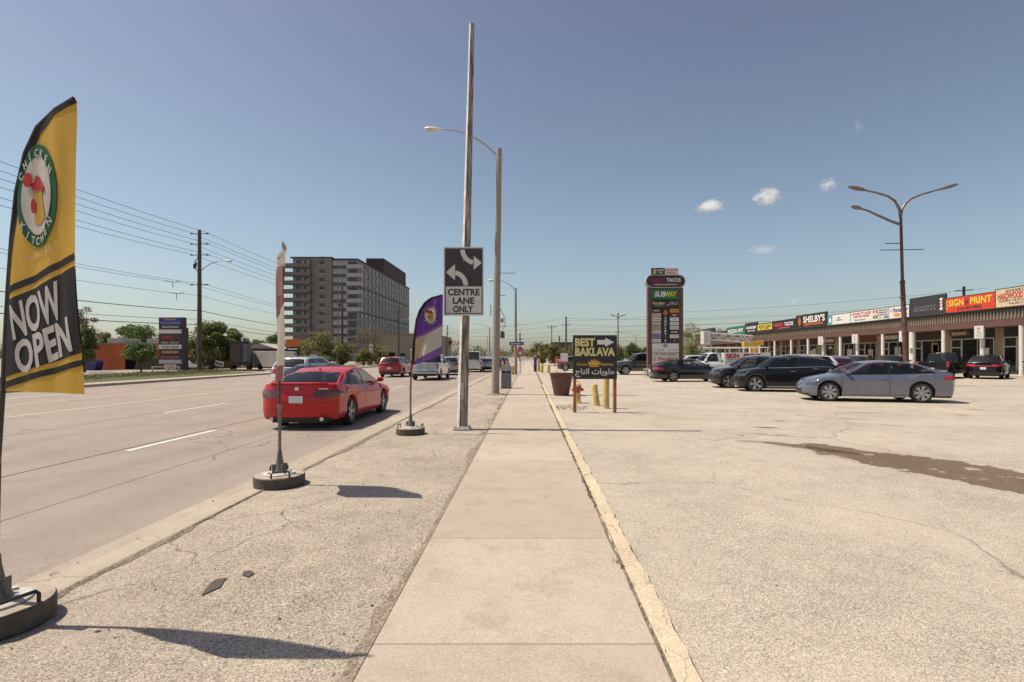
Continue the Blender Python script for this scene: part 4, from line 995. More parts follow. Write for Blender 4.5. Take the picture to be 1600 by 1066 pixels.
# planter
x, y = G(876.5, 618)
root = thing('planter', 'big tapered brown planter standing at the end of the yellow kerb', 'planter', (x + .02, y, 0))
mb = MB(); mb.lathe([(.30, 0), (.475, .86), (.50, .87), (.50, .92), (.455, .92), (.43, .80), (0, .79)], 32); mb.f = [f for f in mb.f]; mb.build('pot', mat('brown planter shell', (.105, .042, .032), .55, 0, .25, 3), root, smooth=.5)
mb = MB(); mb.lathe([(.44, .83), (.3, .86), (0, .88)], 20); mb.build('soil', DIRT, root)
root = thing('stake_sign', 'little white card on a thin stake stuck in the brown planter', 'stake sign', (x + .13, y, .86))
mb = MB(); mb.tube([(0, 0, 0), (0, 0, .55)], .010, 6); mb.build('stake', STEEL, root); mb = MB(); mb.box((0, -.012, .70), (.30, .01, .34)); mb.build('card', WPR, root, bevel=.004)
# yellow bollards
BOL = mat('scuffed yellow bollard paint', (.56, .40, .13), .6, 0, .2, 5)
for lab, px, py, h, lean in (('short yellow bollard leaning left under the baklava board', 933, 634, .70, -.10), ('taller upright yellow bollard right of the short leaning one', 947, 638.5, 1.12, 0.0)):
    x, y = G(px, py); mb = MB(); pts = [(lean * t, 0, h * t) for t in (0, 1)]
    mb.tube([(0, 0, 0), (lean * .97, 0, h * .95), (lean * .99, 0, h * .985), (lean, 0, h)], [.098, .098, .085, .04], 20)
    tag(mb.build('bollard', BOL, None, smooth=.6, loc=(x, y, 0)), lab, 'bollard', 'yellow bollards by the baklava board')
# hydrant
x, y = G(902.5, 630)
root = thing('fire_hydrant', 'yellow fire hydrant with red caps and blue collar behind the baklava board post', 'fire hydrant', (x, y, 0))
mb = MB(); mb.lathe([(.16, 0), (.16, .04), (.105, .05), (.10, .50), (.12, .52), (.12, .56), (.10, .57)], 20); mb.build('barrel', BOL, root, smooth=.5)
mb = MB(); mb.lathe([(.125, .57), (.125, .60), (.10, .66), (.05, .70), (.03, .71), (.03, .75), (0, .75)], 20); mb.build('bonnet', BOL, root, smooth=.5)
for s in (-1, 1):
    mb = MB(); mb.tube([(s * .09, 0, .46), (s * .17, 0, .46)], .05, 12); mb.tube([(s * .17, 0, .46), (s * .20, 0, .46)], .06, 6); mb.build('side_cap', RPR, root)
mb = MB(); mb.tube([(0, -.09, .42), (0, -.17, .42)], .065, 14); mb.build('front_cap', RPR, root)
mb = MB(); mb.lathe([(.125, .505), (.135, .515), (.135, .55), (.125, .56)], 20); mb.build('collar', BPR, root)
# baklava board
x, y = G(929, 644.6); K = FPX / y
root = thing('shop_board', 'black BEST BAKLAVA board with arrow on two orange wooden posts', 'sign board', (x, y, 0))
pm = mat('orange stained post', (.36, .13, .045), .75, 0, .3, 6, .3, 30)
for s in (898, 960.5):
    mb = MB(); mb.box(((s - 929) / K, .0, .58), (.092, .092, 1.16)); mb.build('post', pm, root, bevel=.006)
zt, zb_ = 1.6 + (557 - 524) / K, 1.6 + (557 - 592.3) / K; zc = (zt + zb_) / 2
mb = MB(); mb.box((0, -.075, zc), (68.5 / K, .05, zt - zb_)); sb = mb.build('board', mat('black board face', (.022, .019, .018), .5, 0, .2, 3), root, bevel=.005)
f = lambda px: (px - 929) / K; g = lambda py: 1.6 + (557 - py) / K
crown = [(919.5, 571), (918, 563.5), (922, 567), (923.5, 561.5), (926.5, 565.5), (927.8, 559), (929.2, 565.5), (932.2, 561.5), (933.6, 567), (937, 563.5), (935.6, 571)]
AR = '\ufe9d\ufe8e\ufe98\ufedf\ufe8d \ufe95\ufe8e\ufef3\ufeee\ufee0\ufea3'
letters(sb, [
  (0, mat('baklava sign yellow', (.68, .60, .24), .5), [text_shape('BEST', f(913.5), g(535), 11.6 / K, 31 / K, .045), text_shape('BAKLAVA', f(929), g(549.8), 12 / K, 62 / K, .045)], 'lettering'),
  (0, GOLD, [poly([(f(a), g(b)) for a, b in crown]), rect(f(920), f(935.2), g(573.2), g(571.6)), text_shape('Crown', f(909), g(569), 4.2 / K, 17 / K, .02, .35), text_shape('Pastries', f(947), g(569), 4.2 / K, 21 / K, .02, .35)], 'crown_emblem'),
  (0, WPR, [poly([(f(a), g(b)) for a, b in [(932.5, 531.5), (945, 531.5), (945, 527.8), (958.5, 535), (945, 542), (945, 538.6), (932.5, 538.6)]]), text_shape(AR, f(929), g(582.5), 13.5 / K, 61 / K, .012, 0, 0, False)], 'arrow_and_arabic_lettering')], y=-.1, step=.003)
mb = MB()
for a in (-.60, 0, .60):
    for zz in (zt - .04, zb_ + .04): mb.tube([(a, -.1, zz), (a, -.107, zz)], .012, 8)
mb.build('screw', STEEL, sb)
# ================================================================ SHOPPING PLAZA ON THE RIGHT
MX = 38.0
YP = lambda px, X=MX: FPX * X / (px - VX)
BRK = mat('buff brick', (.34, .27, .19), .9, 0, .2, 2, .3, 40)
BRN = mat('brown painted beam', (.118, .058, .048), .6, 0, .12, 1.5)
TAN = mat('tan corrugated steel', (.225, .178, .132), .55, .1, .1, 1.2)
plaza = thing('shopping_plaza', 'long single storey plaza with white columns and brown canopy on the right', 'building', (0, 0, 0))
Y0, Y1 = 24, 117
mb = MB(); mb.bbox(MX + 3.9, MX + 16, Y0, Y1, 0, 5.4); mb.build('wall', BRK, plaza)
mb = MB(); mb.bbox(MX - .3, MX + 16.2, Y0 - .2, Y1 + .2, 5.42, 5.6); mb.build('roof', mat('flat roof felt', (.12, .11, .10), .9), plaza)
mb = MB(); mb.bbox(MX - .12, MX + .12, Y0, Y1, 4.0, 4.58); mb.build('canopy_beam', BRN, plaza, bevel=.02)
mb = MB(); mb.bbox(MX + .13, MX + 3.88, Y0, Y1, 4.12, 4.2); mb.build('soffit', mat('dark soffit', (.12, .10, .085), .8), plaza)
mb = MB(); n = int((Y1 - Y0) / .30)
prof = []
for i in range(n): y = Y0 + .30 * i; prof += [(MX - .06, y), (MX - .06, y + .16), (MX - .16, y + .18), (MX - .16, y + .28)]
mb.grid(lambda i, z: (prof[i][0], prof[i][1], z), range(len(prof)), [4.58, 5.30]); mb.build('corrugated_fascia', TAN, plaza, recalc=False)
mb = MB(); mb.bbox(MX - .22, MX - .0, Y0, Y1, 5.30, 5.50); mb.build('fascia_cap', DARK, plaza)
mb = MB(); mb.bbox(MX + .02, MX + .2, Y0, Y1, 5.61, 6.62); mb.build('parapet', mat('dark parapet', (.05, .045, .042), .8), plaza)
mb = MB(); mb.bbox(MX - 1.3, MX + 3.88, Y0, Y1, -.1, .13); mb.build('raised_walk', CONC_WALK, plaza, bevel=.02)
COLW = mat('white column paint', (.66, .62, .56), .6, 0, .1, 3)
for px in (1162, 1172, 1187, 1210.7, 1236.6, 1262.8, 1286.5, 1313.3, 1339.9, 1379.6, 1425.7, 1474.6, 1535.2, 1596.4, 1660):
    mb = MB(); r_ = .17 if px not in (1425.7,) else .27; mb.lathe([(r_, .13), (r_, 4.0)], 18); mb.build('column', COLW, plaza, smooth=.5, loc=(MX + .05, YP(px, MX + .05), 0))
# shop fronts: per unit window and door, brick piers between
rr = random.Random(21)
FR = mat('aluminium shop frame', (.50, .48, .45), .4, .4)
SHIN = [mat('poster pale', (.66, .58, .50), .6, var=.5, scale=5), mat('poster rust', (.36, .15, .08), .6, var=.6, scale=4), mat('shop dark interior', (.03, .026, .022), .8, var=.4), mat('poster grey', (.42, .38, .36), .6, var=.6, scale=6)]
y = 26.0; XF = MX + 3.9
while y < 118:
    wdt = rr.choice([4.2, 5.0, 5.6]); pier = .9
    yb, ye = y + pier, y + wdt
    mb = MB(); mb.bbox(XF - .10, XF - .0, y, yb, .13, 4.1); mb.build('brick_pier', BRK, plaza)
    mb = MB(); mb.bbox(XF - .03, XF - .01, yb, ye, .13, 3.3); mb.build('shop_interior', SHIN[2], plaza)
    ym = ye - 1.3
    mb = MB(); mb.bbox(XF - .14, XF - .12, yb + .08, ym - .06, .6, 3.2); w = mb.build('shop_window', SHOPGL, plaza)
    mb = MB()
    for yy in (yb + .04, (yb + ym) / 2, ym): mb.bbox(XF - .18, XF - .06, yy - .04, yy + .04, .5, 3.3)
    for zz in (.55, 3.25): mb.bbox(XF - .175, XF - .065, yb, ym, zz - .05, zz + .05)
    mb.build('frame', FR, w)
    for k in range(rr.choice([1, 2, 3])):
        yy = rr.uniform(yb + .3, ym - 1.3); mb = MB(); mb.bbox(XF - .150, XF - .146, yy, yy + rr.uniform(.6, 1.1), rr.uniform(.9, 1.4), rr.uniform(2.2, 3.0)); mb.build('window_poster', SHIN[rr.choice([0, 1, 3])], w)
    mb = MB(); mb.bbox(XF - .14, XF - .12, ym + .12, ye - .1, .2, 2.4); d = mb.build('shop_door', SHOPGL, plaza)
    mb = MB()
    for yy in (ym + .08, ye - .05): mb.bbox(XF - .18, XF - .06, yy - .05, yy + .05, .13, 3.3)
    for zz in (.2, 2.45, 3.25): mb.bbox(XF - .175, XF - .065, ym + .1, ye - .1, zz - .05, zz + .05)
    mb.build('door_frame', FR, d)
    mb = MB(); mb.bbox(XF - .12, XF - .02, yb, ye, 3.32, 4.1); mb.build('sign_band', rr.choice([mat('dark band', (.05, .035, .03), .7), mat('maroon band', (.16, .04, .03), .6), mat('black band', (.02, .02, .02), .6)]), plaza)
    y = ye
# signs under the canopy
def hang(label, px, z, w, h, m, items): return panel('hanging_sign', label, 'shop sign', (MX + 2.0, YP(px, MX + 2.0), z), R_(-90), w, h, .10, m, items)
hang('small carved brown SIGNS board under the canopy beside the plaza doors', 1499, 3.72, 2.2, .46, mat('brown sign wood', (.10, .065, .045), .6), [(0, CRM, [text_shape('SIGNS', 0, 0, .26, 1.6, .03)], 'lettering')])
hang('small pale blade board under the canopy behind the lot lamp', 1393, 3.70, 1.9, .42, mat('pale sign', (.45, .42, .38), .6), [])
hang('pale slim board under the canopy left of the notice board', 1296, 3.70, 1.9, .40, mat('pale sign', (.45, .42, .38), .6), [])
# fascia signs
SIGX = MX - .28
def fsign(label, p0, p1, z0, z1, m, fn, group=None):
    ya, yb = YP(p0, SIGX), YP(p1, SIGX); w = abs(ya - yb); h = z1 - z0
    return panel('shop_sign', label, 'shop sign', (SIGX, (ya + yb) / 2, (z0 + z1) / 2), R_(-90), w - .05, h, .16, m, fn(w, h), group, frame=mat('sign frame dark', (.06, .055, .05), .5), step=.006)
T = text_shape
BK = mat('black sign face', (.020, .018, .019), .45, 0, .2, 2); WF = mat('white sign face', (.66, .64, .60), .5, 0, .05, 2)
def skewer(w, h, x0):
    return [poly([(x0 - .22, h * .22), (x0 + .22, h * .22), (x0 + .26, h * .30), (x0 - .26, h * .30)]), poly([(x0 - .33, h * .06), (x0 + .33, h * .06), (x0 + .30, h * .19), (x0 - .30, h * .19)]), poly([(x0 - .28, -h * .10), (x0 + .28, -h * .10), (x0 + .32, h * .03), (x0 - .32, h * .03)]), poly([(x0 - .18, -h * .26), (x0 + .18, -h * .26), (x0 + .26, -h * .13), (x0 - .26, -h * .13)]), rect(x0 - .03, x0 + .03, -h * .42, h * .42)]
fsign('black shop sign with dark raised letters and a white barber pole', 1423, 1478, 5.52, 7.25, mat('charcoal sign face', (.040, .036, .040), .45), lambda w, h: [
    (3, mat('satin black letters', (.004, .004, .004), .4), [T('RENDEZVOUS', -.35, -.1, .48, w * .62, .02)], 'raised_letters'), (1, mat('grey edge', (.30, .285, .28), .5), [T('RENDEZVOUS', -.29, -.16, .50, w * .62, .02)], 'letter_edge'),
    (1, WPR, [rect(w * .37, w * .43, -.42, .42), rect(w * .36, w * .44, .42, .54), rect(w * .36, w * .44, -.54, -.42)], 'barber_pole'), (2, RPR, [poly([(w * .37, -.35 + q), (w * .43, -.22 + q), (w * .43, -.12 + q), (w * .37, -.25 + q)]) for q in (0, .26, .52)], 'red_stripes')])
fsign('orange red shop sign with big pale yellow letters', 1479, 1556.5, 5.52, 6.80, mat('orange red sign face', (.60, .055, .02), .5), lambda w, h: [
    (1, YPR, [T('SIGN', -w * .27, h * .14, .56, w * .32, .03), T('PRINT', w * .23, h * .14, .56, w * .42, .03)] + [T(c, -w * .465, q, .2, None, .04) for c, q in zip('DSC', (.3, .02, -.26))], 'lettering'), (1, RPR, [rect(-w * .10, w * .01, -.15, .5)], 'red_emblem'), (1, INK, [T('416-457-9932', 0, -h * .30, .26, w * .5, .02)], 'phone_lettering'), (2, INK, [T('&', -w * .045, .14, .3, None, .02)], 'emblem_mark')])
fsign('cream shop sign reading HARDWOOD in red letters at the right edge', 1557, 1640, 5.52, 6.95, mat('cream sign face', (.62, .50, .32), .5), lambda w, h: [
    (1, RPR, [T('HARDWOOD', -w * .20, .12, .50, w * .50, .03), T('LAMINATE', w * .32, .12, .40, w * .30, .03)], 'lettering'), (1, INK, [T("ALI'S FLOOR COVERING", 0, h * .36, .20, w * .6, .02), T('CARPET VINYL CERAMIC', -w * .05, -h * .18, .13, w * .75, .01), T('416-757-1117', -w * .05, -h * .34, .16, w * .35, .01)], 'small_lettering')])
fsign('white shop sign with courier lettering and an orange badge behind the lot lamp', 1390, 1422, 5.52, 6.72, WF, lambda w, h: [
    (1, BPR, [T('Purolator', .2, .22, .42, w * .74, .03, .25)], 'lettering'), (1, RPR, [poly([(-w * .44, .10), (-w * .36, .40), (-w * .38, .10)])], 'red_tick'), (1, OPR, [poly([(x, z) for x, z in ell(-w * .08, -.28, w * .17, .17, 20)])], 'badge'), (2, YPR, [T('DHL', -w * .08, -.28, .16, None, .03, .2)], 'badge_lettering'), (1, INK, [T('UPS', w * .36, -.3, .16, None, .02)], 'small_lettering')])
fsign('white shop sign crowded with small black print', 1373, 1390, 5.52, 6.72, WF, lambda w, h: [
    (1, INK, [T('PRINTING', 0, .40, .17, w * .8, .02), T('PASSPORT', 0, .15, .17, w * .8, .02), T('PHOTOCOPY', 0, -.10, .17, w * .85, .02), T('FAX', -w * .25, -.38, .15, None, .01)], 'lettering'), (1, BPR, [rect(w * .05, w * .42, -.50, -.24)], 'blue_box'), (2, WPR, [T('MAIL', w * .235, -.37, .13, w * .25, .02)], 'box_lettering')])
fsign('white cake and ice cream shop sign with two little flags', 1330, 1373, 5.52, 6.72, WF, lambda w, h: [
    (1, RPR, [T('CAPTAIN "C" CAKES', -w * .10, .34, .24, w * .72, .03), T('AND ICE CREAM', -w * .10, .03, .24, w * .58, .03), rect(w * .33, w * .37, .14, .52), rect(w * .43, w * .47, .14, .52), poly([(w * .385, .33), (w * .40, .45), (w * .415, .33), (w * .40, .24)])], 'lettering'), (1, BPR, [T('Bakery Desserts', -w * .14, -.34, .18, w * .4, .01, .3)], 'script'), (1, INK, [rect(w * .33, w * .47, -.42, -.06)], 'flag_field'), (2, YPR, [poly([(w * .33, -.42), (w * .36, -.42), (w * .47, -.06), (w * .44, -.06)]), poly([(w * .33, -.06), (w * .36, -.06), (w * .47, -.42), (w * .44, -.42)])], 'flag_cross')])
fsign('white shop sign with teal block at its left end next to the black kebab sign', 1294, 1330, 5.52, 6.72, WF, lambda w, h: [
    (1, TPR, [rect(-w * .49, -w * .28, -h * .46, h * .46), poly([(x, z) for x, z in ell(0, .16, .22, .12, 14)])], 'teal_block'), (2, WPR, [poly([(-w * .42, -.3), (-w * .33, -.3), (-w * .33, .1), (-w * .375, .38), (-w * .42, .1)])], 'white_mark'), (1, INK, [T('LAUNDRY', .1, -.1, .16, w * .24, .02)], 'lettering')])
fsign('tall black shop sign with white letters and an orange skewer emblem', 1245, 1292.5, 5.52, 7.25, BK, lambda w, h: [
    (1, WPR, [T("SHELBY'S", w * .10, h * .12, .80, w * .70, .03)], 'lettering'), (1, OPR, skewer(w, h, -w * .38) + [T('LEGENDARY SHAWARMA', w * .09, -h * .27, .30, w * .62, .03)], 'orange_emblem')])
fsign('black taco shop sign with red and white letters', 1208, 1245, 5.52, 6.95, BK, lambda w, h: [
    (1, mat('bright red print', (.62, .05, .07), .5), [T('MARCOS', -w * .24, .12, .46, w * .40, .03), rect(-w * .24, w * .24, -.48, -.34)], 'red_lettering'), (1, WPR, [T('TACOS', w * .20, .12, .50, w * .36, .03)], 'white_lettering')])
fsign('yellow and black shop sign beside the black taco sign', 1184, 1208, 5.52, 6.85, BK, lambda w, h: [
    (1, YPR, [rect(-w * .47, w * .47, -.35, .55)], 'yellow_panel'), (2, INK, [T('ALPN CLEAN', 0, .20, .46, w * .80, .04), T('DRY CLEANERS', 0, -.18, .2, w * .6, .02)], 'lettering')])
fsign('tall black and white shop sign left of the yellow one', 1165, 1184, 5.52, 7.25, BK, lambda w, h: [
    (1, WPR, [T('KABOBS', 0, .10, .42, w * .8, .03), T('GRILL HOUSE', 0, -.45, .22, w * .6, .02)], 'lettering')])
fsign('green shop sign far along the plaza above the ladder truck', 1136, 1165, 5.52, 6.95, GPR, lambda w, h: [(1, WPR, [T('PIZZA PIT', 0, 0, .6, w * .8, .03)], 'lettering')])
fsign('dark shop sign at the far end of the plaza left of the green one', 1096, 1117, 6.2, 7.4, BK, lambda w, h: [(1, WPR, [rect(-w * .4, w * .3, -.5, -.2)], 'white_strip')])
# notice boards on the columns
for px, lab in ((1282, 'white no parking notice on the column under the black kebab sign'), (1335.5, 'white no parking notice on the column under the cake shop sign'), (1410, 'white no parking notice half hidden behind the rusty lot lamp'), (1529.5, 'white no parking notice nearest the right edge of the picture')):
    X = MX - .45; yy = YP(px, X)
    panel('notice_board', lab, 'notice', (X, yy, 3.62), R_(-60), .62, 1.05, .03, WF, [(0, RPR, [T('P', 0, .26, .22, None, .03), T('NO', 0, .02, .10, None, .03)], 'red_mark'), (0, GRY, [T('UNAUTHORIZED', 0, -.14, .06, .45, .01), T('VEHICLES WILL', 0, -.25, .06, .42, .01), T('BE TOWED', 0, -.36, .06, .36, .01)], 'small_print')], 'no parking notices along the plaza columns')
# rooftop ventilation mast seen above the orange sign
t = thing('roof_mast', 'short mast with crossbar on the plaza roof above the orange sign', 'mast', (MX + 5, YP(1506, MX + 5), 5.6)); mb = MB(); mb.tube([(0, 0, 0), (0, 0, 2.9)], .12, 8); mb.tube([(0, -1.0, 2.45), (0, 1.0, 2.6)], .05, 6); mb.build('mast_pole', DARK, t)

# ================================================================ PLAZA PYLON SIGN
px_, py_ = 10.9, 41.0; K = FPX / py_
pyl = thing('pylon_sign', 'tall brown double post pylon sign listing the plaza shops', 'pylon sign', (px_, py_, 0))
f = lambda px: (px - 1039) / K; g = lambda py: 1.6 + (557 - py) / K
for s in (-1, 1):
    mb = MB(); mb.box((s * 1.24, 0, 3.55), (.36, .42, 7.1)); 
    for k in range(5): mb.box((s * 1.24 + .07 * (k - 2), -.22, 3.55), (.03, .03, 7.0))
    mb.build('post', mat('pylon brown post', (.15, .075, .058), .6, 0, .15, 2), pyl, bevel=.012)
mb = MB()
for k in range(56): mb.lathe([(.022, 0), (.022, .02), (0, .03)], 6, c=(1.32, -.25, .6 + .115 * k), axis='Z')
mb.build('bulb_row', mat('dull bulbs', (.5, .45, .38), .4), pyl)
mb = MB(); mb.box((0, 0, (g(575) + g(451)) / 2), (2.12, .30, g(451) - g(575))); mb.build('cabinet', mat('pylon cabinet', (.045, .04, .04), .6), pyl)
def plate(name, x0, x1, y0, y1, m, items, step=.004):
    w, h = f(x1) - f(x0), g(y0) - g(y1); mb = MB(); mb.box((0, 0, 0), (w - .03, .05, h - .03)); o = mb.build(name, m, pyl, bevel=.006, loc=((f(x0) + f(x1)) / 2, -.18, (g(y0) + g(y1)) / 2)); letters(o, items(w, h), y=-.025, step=step); return o
DG = mat('dark green sign face', (.02, .13, .07), .5)
plate('sign_plate', 1017.7, 1060.3, 451.8, 468.3, DG, lambda w, h: [(0, WPR, [T('SUB', -w * .20, 0, .40, w * .40, .03, .2)], 'lettering'), (0, mat('bright yellow print', (.75, .58, .03), .5), [T('WAY', w * .20, 0, .40, w * .42, .03, .2)], 'yellow_lettering')])
plate('sign_plate', 1017.7, 1060.3, 468.5, 482.5, BK, lambda w, h: [(0, CRM, [T('Kanafani', -w * .24, h * .10, .22, w * .42, .02), T('SWEETS', -w * .24, -h * .22, .08, w * .3, .0), T('\ufef2\ufee7\ufe8e\ufed3\ufe8e\ufee8\ufedb', w * .24, 0, .38, w * .42, .01, 0, 0, False)], 'lettering')])
rows = [482.8 + i * (536 - 482.8) / 8 for i in range(9)]
LM = [BK, mat('pale pink face', (.58, .44, .40), .5), WF, mat('sand face', (.50, .44, .34), .5), mat('olive cream face', (.48, .43, .31), .5), mat('light pink face', (.62, .52, .48), .5), mat('blue grey face', (.20, .24, .34), .5), WF]
LT = [('TOBACCO', WPR), ('NAILS', RPR), ('Feel', INK), ('TRAVEL', GRY), ('Grill', INK), ('Beauty', PNK), ('LAUNDRY', BPR), ('PHARMACY', GRY)]
RM = [mat('amber face', (.55, .32, .05), .5), mat('dark maroon face', (.10, .03, .025), .5), WF, WF, WF, BK, WF, mat('dark brown face', (.07, .035, .03), .5)]
RT = [('CLEANERS', RPR), ('Spa', WPR), ('TAX', GRY), ('DENTIST', GRY), ('INSURE', GRY), ('BARBER', WPR), ('OPTICAL', GRY), ('O', CRM)]
for i in range(8):
    plate('tenant_plate', 1017.7, 1032.3, rows[i], rows[i + 1] - .5, LM[i], lambda w, h: [(0, LT[i][1], [T(LT[i][0], 0, 0, .12, w * .7, .02)], 'lettering')])
    plate('tenant_plate', 1045.8, 1060.3, rows[i], rows[i + 1] - .5, RM[i], lambda w, h: [(0, RT[i][1], [T(RT[i][0], 0, 0, .12, min(w * .7, .1 * len(RT[i][0])), .02)], 'lettering')])
plate('sign_plate', 1032.8, 1045.3, 482.8, 535.8, BK, lambda w, h: [(0, WPR, [T(c, 0, h * (.22 - .094 * i), .19, None if c != "'" else .04, .03) for i, c in enumerate("SHELBY'S")], 'lettering'), (0, OPR, [poly([(-.12, h * .32), (.12, h * .32), (.16, h * .40), (-.16, h * .40)]), poly([(-.13, h * .405), (.13, h * .405), (.08, h * .455), (-.08, h * .455)]), rect(-.015, .015, h * .28, h * .47)], 'emblem')])
plate('sign_plate', 1017.7, 1060.3, 536.5, 551.5, WF, lambda w, h: [(0, mat('dull tan print', (.40, .33, .27), .5), [T('ALISRA', -w * .24, -h * .22, .22, w * .42, .01)], 'latin_lettering'), (0, GRY, [T('\ufe80\ufe8d\ufeae\ufeb3\ufefb\ufe8d', w * .24, -h * .2, .26, w * .38, .01, 0, 0, False), poly(ell(0, h * .24, .20, .14, 18))], 'arabic_lettering')])
plate('sign_plate', 1017.7, 1060.3, 552, 574, mat('greyish pink face', (.60, .52, .49), .5), lambda w, h: [(0, RPR, [T('Purolator', w * .08, h * .12, .26, w * .72, .03, .25), poly([(-w * .44, 0), (-w * .34, .22), (-w * .37, .0)])], 'lettering'), (0, BPR, [T('FedEx', -w * .28, -h * .30, .17, w * .30, .03), T('FedEx', w * .28, -h * .32, .17, w * .30, .03)], 'courier_lettering'), (0, INK, [T('SHIP', -w * .32, h * .42, .08, None, .02), T('2075 B. PRINTING', w * .12, h * .40, .09, w * .55, .02)], 'small_lettering')])
# oval on top and little board above it
zc, hh, ww = (g(430) + g(450.7)) / 2, (g(430) - g(450.7)) / 2, 3.16 / 2
def stad(w, h, n=14): return [(w - h + h * math.cos(a), h * math.sin(a)) for a in lin(-math.pi / 2, math.pi / 2, n)] + [(-w + h + h * math.cos(a), h * math.sin(a)) for a in lin(math.pi / 2, 3 * math.pi / 2, n)]
mb = MB(); mb.prism(stad(ww, hh), lambda a, b: (a, -.28, b), lambda a, b: (a, .28, b)); ov = mb.build('oval_sign', mat('oval sign rim', (.40, .37, .34), .5), pyl, loc=(0, 0, zc))
letters(ov, [(0, mat('maroon black face', (.035, .018, .022), .45), [poly(stad(ww - .07, hh - .07))], 'face'), (1, mat('dark crimson print', (.25, .02, .05), .5), [T('MARCOS', -ww * .43, .10, .26, ww * .80, .03), poly([(-ww * .8, -.33), (ww * .8, -.33), (ww * .72, -.2), (-ww * .72, -.2)])], 'crimson_lettering'), (2, WPR, [T('TACOS', ww * .40, .10, .28, ww * .72, .03), T('MEXICAN STREETFOOD', 0, -.265, .085, ww * 1.1, .02)], 'white_lettering')], y=-.28, step=.004)
mb = MB(); mb.box((-.55, 0, 0), (1.06, .14, .52)); tb = mb.build('top_board', BK, pyl, loc=(0, 0, g(424.5) + .02)); letters(tb, [(0, GOLD, [poly([(-.98, -.2), (-.70, -.2), (-.68, .05), (-.78, .2), (-.92, .2)])], 'emblem'), (0, WPR, [T('BURGER', -.36, .09, .12, .56, .02), T('TIME', -.36, -.10, .12, .36, .02)], 'lettering')], y=-.07)
mb = MB(); mb.box((.55, 0, 0), (1.06, .14, .50)); tb = mb.build('top_board', mat('light pink face', (.62, .52, .48)), pyl, loc=(0, 0, g(424.5) + .02)); letters(tb, [(0, RPR, [T('Fresh Pita', .55, .10, .14, .85, .02, .3), T('Bakery', .5, -.12, .14, .7, .02, .3)], 'lettering')], y=-.07)
# low pale rail in front of the pylon
t = thing('low_rail', 'low pale tube rail around the foot of the pylon sign', 'rail', (px_ - 1.0, py_ - 2.2, 0)); mb = MB(); mb.tube([(-1.2, 0, .62), (2.4, 0, .62)], .05, 8); [mb.tube([(x, 0, 0), (x, 0, .62)], .045, 8) for x in (-1.1, .7, 2.3)]; mb.build('rail_tube', mat('pale rail paint', (.50, .42, .26), .6), t)

# ================================================================ LOT LAMPS
def lot_lamp(label, x, y, big=True):
    root = thing('lot_lamp', label, 'lot lamp', (x, y, 0), 0, None)
    if big:
        K = FPX / y; P = lambda px, py: ((px - VX) / K - x, 0, 1.6 + (557 - py) / K)
        mb = MB(); a = P(1417, 602); b = P(1410, 440); c = P(1407.5, 340)
        mb.tube([(0, 0, 0), ((b[0]) * .5, 0, b[2] * .5), b], [.135, .125, .11], 14); mb.tube([b, c], [.08, .07], 12); mb.lathe([(.13, 0), (.13, .12), (.09, .14)], 12, c=(b[0], 0, b[2] - .08)); mb.tube([(b[0] - .01, 0, b[2] - .9), (b[0] + .0, 0, b[2] - .86)], .15, 12)
        pl = mb.build('pole', RUST, root, smooth=.7)
        for pts, lab in (([(1407, 340), (1405, 326), (1398, 314), (1388, 307), (1372, 302), (1352, 297.5)], 0), ([(1407, 340), (1409, 328), (1415, 318), (1425, 310), (1440, 304), (1468, 296)], 1), ([(1404.5, 350.5), (1390, 345), (1370, 336), (1355, 329), (1346, 326.5)], 2)):
            P3 = [P(*q) for q in pts]; mb = MB(); mb.tube(P3, [.075 - .03 * t for t in lin(0, 1, len(P3))], 10); am = mb.build('lamp_arm', mat('weathered arm steel', (.20, .15, .13), .5, .4, .4, 6), root, smooth=True)
            e = Vector(P3[-1]); d = (Vector(P3[-1]) - Vector(P3[-2])).normalized(); LL = (.98, 1.05, .58)[lab]
            mb = MB(); rows = []
            for s, w_, h_ in [(-.02, .05, .05), (.1, .10, .07), (.3, .17, .09), (.55, .19, .10), (.8, .15, .08), (.97, .07, .045), (1.0, .01, .01)]:
                c_ = e + d * (s * LL); up = Vector((-d.z, 0, d.x)); up = up if up.z > 0 else -up
                rows.append([c_ + Vector((0, 1, 0)) * (w_ * math.cos(2 * math.pi * k / 12)) + up * (h_ * math.sin(2 * math.pi * k / 12)) for k in range(12)])
            mb.add([p for r_ in rows for p in r_], [(i * 12 + k, i * 12 + (k + 1) % 12, (i + 1) * 12 + (k + 1) % 12, (i + 1) * 12 + k) for i in range(6) for k in range(12)]); mb.build('lamp_head', mat('grey brown lamp housing', (.17, .15, .14), .5, .3), am, smooth=True)
        mb = MB(); mb.tube([P(1376, 391), P(1443, 390)], .022, 6); mb.tube([P(1383, 380.5), P(1408, 380.5)], .022, 6); mb.tube([P(1406, 465), P(1416, 462)], .02, 6); mb.build('banner_bracket', DARK, root)
        mb = MB(); mb.box((.12, -.16, 1.9), (.18, .02, .3)); mb.build('paper_notice', mat('old paper sticker', (.55, .5, .46)), root)
    else:
        mb = MB(); mb.tube([(0, 0, 0), (0, 0, 10.2)], [.13, .09], 10); mb.build('pole', DARK, root)
        for s in (-1, 1):
            mb = MB(); mb.tube([(0, 0, 9.2), (s * .3, 0, 9.6), (s * .8, 0, 9.75)], .06, 8); mb.box((s * 1.1, 0, 9.86), (.75, .4, .14), 0, 0, 0, -s * .35); mb.build('lamp_arm', DARK, root)
        mb = MB(); mb.tube([(-.8, 0, 6.4), (.8, 0, 6.4)], .03, 6); mb.lathe([(.16, 9.9), (.16, 10.1), (.05, 10.3)], 10); mb.build('banner_bracket', DARK, root)
    return root
lot_lamp('rusty lot lamp with three curved arms behind the grey sedan', 20.7, 28.0)
